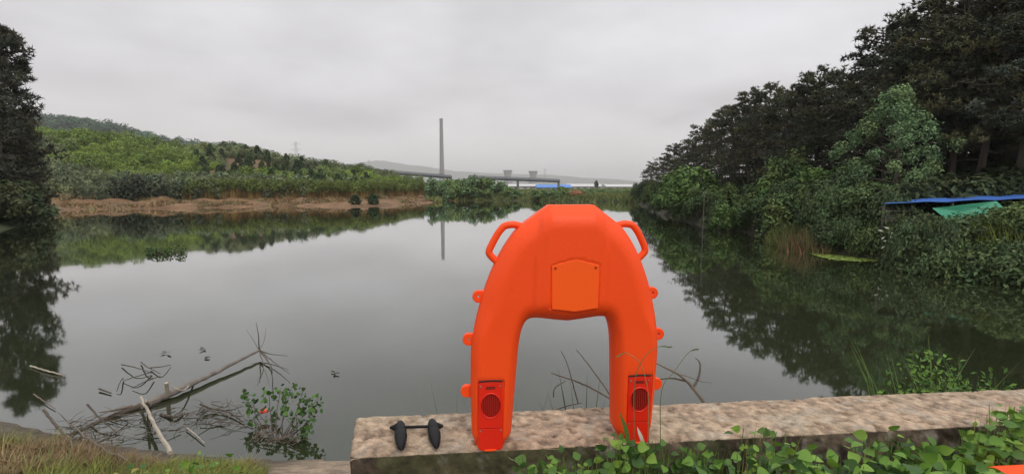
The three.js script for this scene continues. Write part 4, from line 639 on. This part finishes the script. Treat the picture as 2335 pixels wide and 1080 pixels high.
{ // tangled dead brushwood lying in the shallows
  const R = rng(12), mb = new MB(); for (let i = 0; i < 150; i++) { const f = Math.pow(R(), 1.3), a = W(mix(150, 560, f) + (R() - 0.5) * 60, mix(985, 925, f) + (R() - 0.35) * 60, 0.01 + 0.03 * R()), q = a.clone().add(V((R() - 0.5) * (0.3 + 0.9 * R()), R() * 0.16 * R(), (R() - 0.5) * (0.3 + 0.6 * R()))), m = a.clone().lerp(q, 0.5).add(V((R() - 0.5) * 0.1, 0.02, 0)); mb.tube([a, m, q], 0.003 + 0.008 * R() * R(), 0.002, tint(R, R() < 0.2 ? WOOD.grey : WOOD.dark, 0.35), 4); }
  single('brushwood', mb.geo(), M.bark, 'tangle of dark dead brushwood lying in the shallows along the fallen trunk', 'brushwood', null, 'stuff');
}
const leafGeo = (() => { // broad pointed leaf, 1 m long before scaling
  const pos = [], idx = [], N = 8, wd = [0.06, 0.32, 0.44, 0.46, 0.43, 0.35, 0.24, 0.11, 0]; for (let i = 0; i <= N; i++) { const t = i / N, z = -0.25 * t * t; pos.push(-wd[i], t, 0.10 * wd[i] * 2 + z, 0, t, z, wd[i], t, 0.10 * wd[i] * 2 + z); }
  for (let i = 0; i < N; i++) { const a = i * 3; for (const k of [0, 1]) idx.push(a + k, a + k + 1, a + k + 3, a + k + 1, a + k + 4, a + k + 3); }
  const g = new THREE.BufferGeometry(); g.setAttribute('position', new THREE.Float32BufferAttribute(pos, 3)); g.setIndex(idx); g.computeVertexNormals(); return g;
})();
const leafMats = [[0.14, 0.28, 0.04], [0.09, 0.19, 0.035], [0.21, 0.36, 0.055], [0.055, 0.125, 0.03], [0.04, 0.08, 0.025], [0.30, 0.30, 0.07]].map((c) => new THREE.MeshPhysicalMaterial({ color: new THREE.Color().setRGB(...c), roughness: 0.6, side: THREE.DoubleSide, transmission: 0.3, thickness: 0, specularIntensity: 0.5 }));
function leafMesh(parent, R, p, dir, size, mats = [0, 1, 2, 3], up = V(0, 0.8, 0.6)) {
  const m = new THREE.Mesh(leafGeo, leafMats[mats[Math.floor(R() * mats.length)]]); m.name = 'leaf'; const y = dir.clone().normalize(), n = up.clone().add(rdir(R).multiplyScalar(1.35)), x = V().crossVectors(y, n).normalize(), z = V().crossVectors(x, y);
  m.matrixAutoUpdate = true; m.quaternion.setFromRotationMatrix(new THREE.Matrix4().makeBasis(x, y, z)); m.position.copy(p); m.scale.set(size * (0.8 + 0.3 * R()), size, size); parent.add(m); return m;
}
{ // ---- leafy bush standing in the shallows
  const R = rng(51), b = W(632, 1008, 0), t = thing('shoreline_bush', 'sparse leafy bush standing in the shallows right of the trunk', 'bush', b), L = (v) => v.sub(b); let leaves = 0;
  for (const [px, py, d] of [[612, 892, 6.0], [640, 885, 6.1], [665, 882, 6.0], [690, 890, 5.9], [700, 912, 5.9], [728, 905, 5.8], [720, 940, 5.7], [705, 965, 5.6], [570, 915, 5.9], [575, 950, 5.8], [655, 930, 5.8], [680, 950, 5.7], [618, 945, 6.0], [700, 985, 5.5], [560, 905, 6.1]]) {
    const e = L(at(px, py, d)), mid = e.clone().multiplyScalar(0.5).add(V((R() - 0.5) * 0.08, -0.03, 0)); part(t, 'branch', stickGeo([V((R() - 0.5) * 0.1, -0.05, (R() - 0.5) * 0.1), mid, e], 0.008, 0.003, WOOD.dark, 4, px), M.bark);
    for (let i = 0; i < 18; i++) { const f = 0.55 + 0.5 * R(), p = V().lerpVectors(mid, e, clamp(f)).add(rdir(R).multiplyScalar(0.075)); leafMesh(t, R, p, rdir(R, 0.2), 0.04 + 0.03 * R(), [1, 3, 3, 4]); leaves++; }
  }
  const tw = new MB(); for (let i = 0; i < 34; i++) { const a = L(W(570 + 120 * R(), 975 + 40 * R(), 0.02)), q = a.clone().add(V((R() - 0.3) * 0.45, R() * 0.12, (R() - 0.6) * 0.3)); tw.tube([a, a.clone().lerp(q, 0.5).add(V(0, 0.03, 0)), q], 0.007, 0.003, tint(R, R() < 0.3 ? WOOD.brown : WOOD.dark, 0.3), 4); }
  part(t, 'bare_twigs', tw.geo(), M.bark).userData.kind = 'stuff';
  const red = new THREE.IcosahedronGeometry(0.05, 3), rp = red.attributes.position; for (let i = 0; i < rp.count; i++) { const k = 0.7 + 0.6 * noise(rp.getX(i) * 60, rp.getY(i) * 60, rp.getZ(i) * 60); rp.setXYZ(i, rp.getX(i) * k * 1.2, rp.getY(i) * k * 0.5, rp.getZ(i) * k * 0.8); } red.computeVertexNormals();
  single('plastic_scrap', red, std({ color: new THREE.Color().setRGB(0.75, 0.06, 0.06), roughness: 0.5 }), 'crumpled red plastic scrap caught in the shoreline bush', 'litter').position.copy(at(601, 937, 6.05));
}
function weed(label, spots, seed, o = {}) { // spots: [pixel across, pixel of the top, depth]
  const R = rng(seed), k = { per: 22, size: 0.036, mats: [0, 1, 2, 3], ...o }, p0 = at(spots[0][0], 600, spots[0][2]), t = thing('leafy_weed', label, 'weed', V(p0.x, Math.min(1.3, height(p0.x, p0.z)), p0.z)), st = new MB();
  for (const [px, py, d] of spots) {
    const e = at(px, py, d).sub(t.position), b = V(e.x + (R() - 0.5) * 0.1, -0.02, e.z + 0.05 * R()), m = b.clone().lerp(e, 0.55).add(V((R() - 0.5) * 0.06, 0.02, (R() - 0.5) * 0.03)), c = new THREE.CatmullRomCurve3([b, m, e]);
    st.tube(c.getPoints(6), 0.0035, 0.0016, [0.09, 0.14, 0.035], 4);
    for (let i = 0; i < k.per; i++) { const f = 1 - Math.pow(R(), 1.3) * 0.8, p = c.getPoint(f), d2 = V(R() * 2 - 1, 0.35 * R() - 0.1, R() * 1.2 - 0.25).normalize(); leafMesh(t, R, p.clone().addScaledVector(d2, 0.02 + 0.03 * R()), d2, k.size * (0.5 + 1.0 * R()), k.mats); }
  }
  part(t, 'stem', st.geo(), M.bark);
  const gb = new MB(); for (let i = 0; i < spots.length * 3; i++) { const q = spots[i % spots.length], e = at(q[0] + (R() - 0.5) * 60, q[1] + 10 - 30 * R(), q[2]).sub(t.position), c = new THREE.CatmullRomCurve3([V(e.x + (R() - 0.5) * 0.1, 0, e.z + 0.04), V(e.x, e.y * 0.7, e.z), e.clone().add(V((R() - 0.5) * 0.09, 0, 0.03 * R()))]), P = c.getPoints(6), col = tint(R, R() < 0.3 ? [0.24, 0.22, 0.08] : [0.12, 0.2, 0.045], 0.3); for (let j = 0; j < 6; j++) { const w0 = 0.004 * (1 - j / 6.5), w1 = 0.004 * (1 - (j + 1) / 6.5), X = V(1, 0, 0.2); gb.tri(P[j].clone().addScaledVector(X, -w0), P[j].clone().addScaledVector(X, w0), P[j + 1].clone().addScaledVector(X, w1), col); gb.tri(P[j].clone().addScaledVector(X, -w0), P[j + 1].clone().addScaledVector(X, w1), P[j + 1].clone().addScaledVector(X, -w1), col); } }
  part(t, 'grass_blades', gb.geo(), M.leaf).userData.kind = 'stuff'; return t;
}
{
  weed('small bright leafy weeds in the grass beside the sandy patch', [[430, 1052, 2.75], [465, 1040, 2.8], [500, 1035, 2.8], [535, 1045, 2.75], [480, 1062, 2.6], [520, 1066, 2.6], [400, 1062, 2.65]], 113, { per: 9, size: 0.034, mats: [2, 0, 1] });
  weed('yellowish small leafy weeds in the middle of the lower left grass', [[280, 1058, 2.8], [320, 1050, 2.85], [350, 1062, 2.7], [240, 1066, 2.75]], 114, { per: 8, size: 0.03, mats: [5, 0, 3] });
  const S = (x0, x1, y, n, d, jig, seed) => { const R = rng(seed); return Array.from({ length: n }, (_, i) => [mix(x0, x1, (i + R()) / n), y + (R() - 0.3) * jig, d + (R() - 0.5) * 0.12]); };
  weed('bright weed at the wall foot between the craft legs', S(1185, 1260, 1048, 6, 1.93, 26, 1), 101);
  weed('leafy weed below the gap between the craft legs', S(1275, 1385, 1040, 9, 1.95, 36, 2), 102, { per: 18 });
  weed('leafy weed climbing in front of the right leg of the craft', S(1395, 1490, 1000, 10, 1.98, 40, 3), 103, { per: 17 });
  weed('dark leafy weed at the foot of the wall right of the craft', S(1500, 1600, 1022, 10, 1.98, 40, 4), 104, { per: 18, mats: [1, 3, 3, 4, 0] });
  weed('low weed between the dark weed and the bright nettle tops', S(1585, 1690, 1042, 9, 1.95, 40, 5), 105, { mats: [1, 3, 0, 4] });
  weed('bright weed with nettle like tops reaching the wall edge', S(1690, 1830, 990, 11, 2.08, 50, 6), 106, { per: 17 });
  weed('bright weed below the nettle topped weed', S(1740, 1880, 1042, 9, 1.98, 36, 7), 107, { size: 0.052 });
  weed('large bright weed against the right half of the wall', S(1950, 2110, 1000, 13, 2.1, 40, 8), 108, { per: 18, size: 0.041, mats: [0, 2, 1, 0, 3, 4] });
  weed('large bright weed left of the bottom right corner', S(2090, 2250, 995, 13, 2.15, 46, 9), 109, { per: 18, size: 0.041, mats: [0, 2, 1, 0] });
  weed('tall bright weed rising over the wall at the right edge', S(2230, 2390, 935, 13, 2.22, 60, 10), 110, { per: 20, size: 0.041, mats: [0, 1, 1, 2] });
  weed('low bright weed along the bottom edge below the large weeds', S(1960, 2250, 1055, 14, 1.95, 30, 11), 111, { size: 0.05 });
  weed('dim weed hugging the wall between the two bright clumps', S(1870, 1960, 1055, 7, 2.05, 40, 12), 112, { mats: [3, 4, 1] });
  // dark leaves in the depth below the weeds
  const R = rng(8), mb = new MB(); for (let i = 0; i < 3600; i++) { const px = 1180 + 1230 * R(), d = 1.88 + 0.3 * R(), q = at(px, 600, d); const w = V(q.x, 0, q.z).sub(WP), n = w.dot(WN); if (n < 0.03) continue; const top = 0.16 + 0.2 * noise(q.x * 3, 2) + 0.1 * sstep(1.2, 2.4, q.x); mb.leaf(V(q.x, 1.3 + top * Math.sqrt(R()), q.z), rdir(R, 0.2), V(0, 0.8, 0.6).add(rdir(R).multiplyScalar(0.6)).normalize(), 0.03 + 0.03 * R(), 0.022 + 0.012 * R(), tint(R, [0.05, 0.095, 0.028], 0.35)); }
  single('ground_cover', mb.geo(), M.leaf, 'low green ground cover along the foot of the wall', 'ground cover', null, 'stuff');
}
function grassTuft(seed, n, h, spread, cols, wd = 0.012, droop = 0.5) { // curved blades
  const R = rng(seed), mb = new MB(); for (let i = 0; i < n; i++) { const a = R() * 6.283, o = V(Math.cos(a), 0, Math.sin(a)), p = o.clone().multiplyScalar(spread * R() * 0.5), H = h * (0.5 + 0.7 * R()), side = V(-o.z, 0, o.x), c = tint(R, cols[Math.floor(R() * cols.length)], 0.25), q = p.clone().add(V(o.x * H * 0.2, H * 0.6, o.z * H * 0.2)), e = p.clone().add(V(o.x * H * droop, H * (1 - droop * 0.3), o.z * H * droop)), w = wd * (0.6 + 0.6 * R()); mb.tri(p.clone().addScaledVector(side, -w / 2), p.clone().addScaledVector(side, w / 2), q.clone().addScaledVector(side, w * 0.35), c); mb.tri(p.clone().addScaledVector(side, -w / 2), q.clone().addScaledVector(side, w * 0.35), q.clone().addScaledVector(side, -w * 0.35), c); mb.tri(q.clone().addScaledVector(side, -w * 0.35), q.clone().addScaledVector(side, w * 0.35), e, c); } return mb.geo();
}
{ // ---- grass of the left foreground
  const R = rng(33), G = [grassTuft(1, 20, 0.13, 0.14, [[0.9, 0.9, 0.9]], 0.007, 0.7), grassTuft(2, 22, 0.24, 0.14, [[0.9, 0.9, 0.9]], 0.008, 0.55)], m4 = new THREE.Matrix4();
  G.forEach((geo, k) => {
    const N = k ? 420 : 1300, im = new THREE.InstancedMesh(geo, M.leaf, N); let n = 0, guard = 0;
    while (n < N && guard++ < 60000) {
      const px = -60 + 640 * R(), d = 2.1 + 2.5 * R(), q = at(px, 600, d), s = shoreDist(q.x, q.z); if (s < 0.12) continue;
      const keep = (k ? sstep(330, 60, px) : 1) * sstep(585, 520, px + 40 * (noise(q.x * 6, q.z * 6) - 0.5)); if (R() > keep) continue;
      const sc = 0.65 + 0.5 * R(); m4.compose(ground(q.x, q.z, 0.01), new THREE.Quaternion().setFromAxisAngle(V(0, 1, 0), R() * 6.28), V(sc, sc * (k ? 1 : 0.8), sc)); im.setMatrixAt(n, m4);
      const green = sstep(0.42, 0.6, noise(q.x * 1.6 + 5, q.z * 1.6) + 0.12 * sstep(150, 450, px)), v = 0.65 + 0.7 * R(); im.setColorAt(n, new THREE.Color().setRGB(mix(0.20, 0.15, green) * v, mix(0.14, 0.165, green) * v, mix(0.07, 0.035, green) * v)); n++;
    }
    im.count = n; im.name = numbered('bank_grass'); tag(im, k ? 'taller straw coloured grass at the left edge of the near bank' : 'green and straw coloured grass on the near bank at lower left', 'grass', null, 'stuff'); scene.add(im);
  });
  single('weed_tuft', grassTuft(5, 160, 0.22, 0.5, [[0.08, 0.14, 0.03], [0.12, 0.16, 0.05]], 0.012), M.leaf, 'dark green grass tuft at the extreme lower left edge', 'grass').position.copy(ground(...(({ x, z }) => [x, z])(at(15, 600, 3.5)), 0.02));
  single('weed_tuft', grassTuft(6, 130, 0.15, 0.6, [[0.14, 0.24, 0.04], [0.10, 0.19, 0.035]], 0.013), M.leaf, 'bright green grass tuft beside the sandy patch', 'grass').position.copy(ground(...(({ x, z }) => [x, z])(at(500, 600, 2.75)), 0.02));
  // behind the wall
  const behind = (px, py, d, n, spread, label, seed, cols = [[0.09, 0.16, 0.045], [0.14, 0.18, 0.07]], w = 0.008) => { const e = at(px, py, d), y = height(e.x, e.z); single('bank_tuft', grassTuft(seed, Math.round(n * 0.6), e.y - y, spread, cols, w, 0.35), M.leaf, label, 'grass').position.copy(V(e.x, y - 0.02, e.z)); };
  behind(1040, 905, 2.95, 46, 0.22, 'thin green grass behind the wall left of the craft', 11); behind(1178, 885, 2.9, 26, 0.12, 'thin grass behind the wall at the inner side of the left leg', 12); behind(1335, 895, 2.9, 60, 0.12, 'dark little weed behind the wall between the craft legs', 13, [[0.04, 0.07, 0.02]], 0.016);
  behind(1560, 888, 2.95, 24, 0.25, 'faint thin grass behind the wall right of the craft', 14);
  const Rb = rng(61); let i = 0;
  for (const [px, py, d, per, size, mats, lab] of [[2110, 815, 4.1, 26, 0.075, [1, 3, 0], 'leafy green plant behind the wall left of its bushy neighbours'], [2165, 825, 4.3, 26, 0.08, [3, 4, 1], 'darker bushy plant behind the wall near the right edge'], [2215, 855, 4.2, 22, 0.07, [1, 3], 'low bushy plant behind the wall just left of the frame edge'], [2300, 868, 4.3, 22, 0.07, [0, 1, 3], 'bright low plant behind the wall at the frame edge']]) {
    const e = at(px, py, d), y = height(e.x, e.z), t = thing('bank_plant', lab, 'plant', V(e.x, y, e.z)), st = new MB(), fo = new MB(), h = e.y - y;
    for (let k = 0; k < 9; k++) { const a = k * 2.4, q = V(Math.cos(a) * 0.3 * Math.sqrt((k + 0.5) / 9), h * (1 - 0.03 * k) * (0.8 + 0.25 * Rb()), Math.sin(a) * 0.25 * Math.sqrt((k + 0.5) / 9)); st.tube([V(q.x * 0.3, -0.03, q.z * 0.3), V(q.x * 0.7, q.y * 0.6, q.z * 0.7), q], 0.008, 0.003, [0.08, 0.11, 0.03], 4); for (let j = 0; j < per * 2; j++) { const f = 0.35 + 0.7 * R(), c = V(q.x * mix(0.5, 1, f), q.y * Math.min(f, 1.03), q.z * mix(0.5, 1, f)).add(rdir(Rb).multiplyScalar(0.09)); fo.leaf(c, rdir(Rb, 0.25), V(0, 0.8, 0.5).add(rdir(Rb).multiplyScalar(0.7)).normalize(), size * (0.5 + 0.5 * Rb()), size * 0.4, tint(Rb, [[0.12, 0.22, 0.04], [0.10, 0.19, 0.035], [0.15, 0.26, 0.045], [0.07, 0.14, 0.035], [0.05, 0.10, 0.03]][mats[j % mats.length]], 0.25)); } }
    part(t, 'foliage', fo.geo(), M.leaf).userData.kind = 'stuff';
    part(t, 'stem', st.geo(), M.bark); const gt = part(t, 'grass_blades', grassTuft(70 + i++, 24, h * 1.05, 0.6, [[0.10, 0.16, 0.04]], 0.012, 0.4), M.leaf);
  }
  behind(2265, 852, 4.1, 90, 0.9, 'pale green grass between the bushy plants behind the wall', 15, [[0.12, 0.19, 0.05], [0.09, 0.15, 0.04]], 0.012);
  // dead branches behind the wall
  const br = (label, list) => { const t = thing('dead_branch', label, 'branch'); list.forEach(([pts, r, c], j) => part(t, j ? 'twig' : 'stem', stickGeo(pts.map((q) => at(q[0], q[1], q[2] ?? 2.85)), r, r * 0.45, WOOD[c], 6, j + 3), M.bark)); };
  br('forked grey dead branch behind the wall right of the craft', [[[[1612, 925, 2.75], [1575, 878], [1545, 852], [1498, 828, 2.95]], 0.011, 'brown'], [[[1580, 885], [1594, 858], [1596, 826], [1586, 815]], 0.009, 'grey'], [[[1563, 868], [1530, 862], [1495, 866, 2.9]], 0.006, 'dark'], [[[1545, 852], [1570, 858], [1602, 870], [1625, 872]], 0.004, 'grey']]);
  br('dark dead twig with pale forks between the craft legs', [[[[1400, 912, 2.8], [1345, 882], [1300, 864], [1257, 850]], 0.008, 'grey'], [[[1392, 900], [1360, 855], [1335, 822], [1314, 796]], 0.006, 'grey'], [[[1318, 918], [1305, 870], [1292, 825], [1280, 800]], 0.005, 'grey'], [[[1262, 905], [1265, 885], [1290, 868]], 0.005, 'grey'], [[[1255, 938], [1290, 926], [1328, 918]], 0.005, 'brown']]);
  // arching grass stalks in front of the right leg
  for (const [pts, lab, c] of [[[[1478, 1010], [1476, 880], [1455, 822], [1428, 805], [1408, 812]], 'drooping dry grass stalk arching in front of the right leg', [0.22, 0.19, 0.07]], [[[1446, 1012], [1452, 850], [1478, 805], [1505, 790], [1530, 791]], 'green grass stalk arching right across the right leg edge', [0.10, 0.14, 0.05]], [[[1506, 1015], [1512, 880], [1535, 850], [1575, 800], [1590, 796]], 'thin green stalk reaching right beside the right leg', [0.12, 0.15, 0.06]]]) {
    const q = pts.map(([x, y], j) => at(x, y, 1.99 + j * 0.004)); q.unshift(V(q[0].x, 1.28, q[0].z)); const t = thing('grass_stalk', lab, 'grass stalk'); part(t, 'stem', (() => { const m = new MB(); m.tube(new THREE.CatmullRomCurve3(q).getPoints(24), 0.0022, 0.0012, c, 4); return m.geo(); })(), M.bark);
    const sd = new MB(), cv = new THREE.CatmullRomCurve3(q), r2 = rng(pts[0][0]); for (let j = 0; j < 34; j++) { const f = 0.78 + 0.22 * j / 34, p = cv.getPoint(f), d = cv.getTangent(f).add(rdir(r2).multiplyScalar(0.4)).normalize(); sd.leaf(p, d, rdir(r2), 0.014, 0.003, c); } part(t, 'seed_head', sd.geo(), M.leaf);
  }
  { const p = at(1459, 985, 1.97), t = thing('grass_sprig', 'single pale and green blades crossing the foot of the right leg', 'grass', V(p.x, 1.28, p.z)); const bl = (pts, w, c, nm) => { const m = new MB(), cv = new THREE.CatmullRomCurve3(pts.map((a) => at(...a).sub(t.position))), n = 10; for (let j = 0; j < n; j++) { const a = cv.getPoint(j / n), b = cv.getPoint((j + 1) / n), wa = w * Math.sin(Math.PI * (0.12 + 0.88 * j / n)), wb = w * Math.sin(Math.PI * (0.12 + 0.88 * (j + 1) / n)), X = V(1, 0, 0.15); m.tri(a.clone().addScaledVector(X, -wa / 2), a.clone().addScaledVector(X, wa / 2), b.clone().addScaledVector(X, wb / 2), c); m.tri(a.clone().addScaledVector(X, -wa / 2), b.clone().addScaledVector(X, wb / 2), b.clone().addScaledVector(X, -wb / 2), c); } part(t, nm, m.geo(), M.leaf); };
    bl([[1472, 1025, 1.96], [1462, 995, 1.95], [1453, 972, 1.95]], 0.016, [0.62, 0.58, 0.5], 'pale_blade'); bl([[1434, 1025, 1.96], [1428, 980, 1.95], [1412, 937, 1.95]], 0.02, [0.10, 0.15, 0.03], 'green_blade'); }
}
shade(scene);
renderer.render(scene, camera);
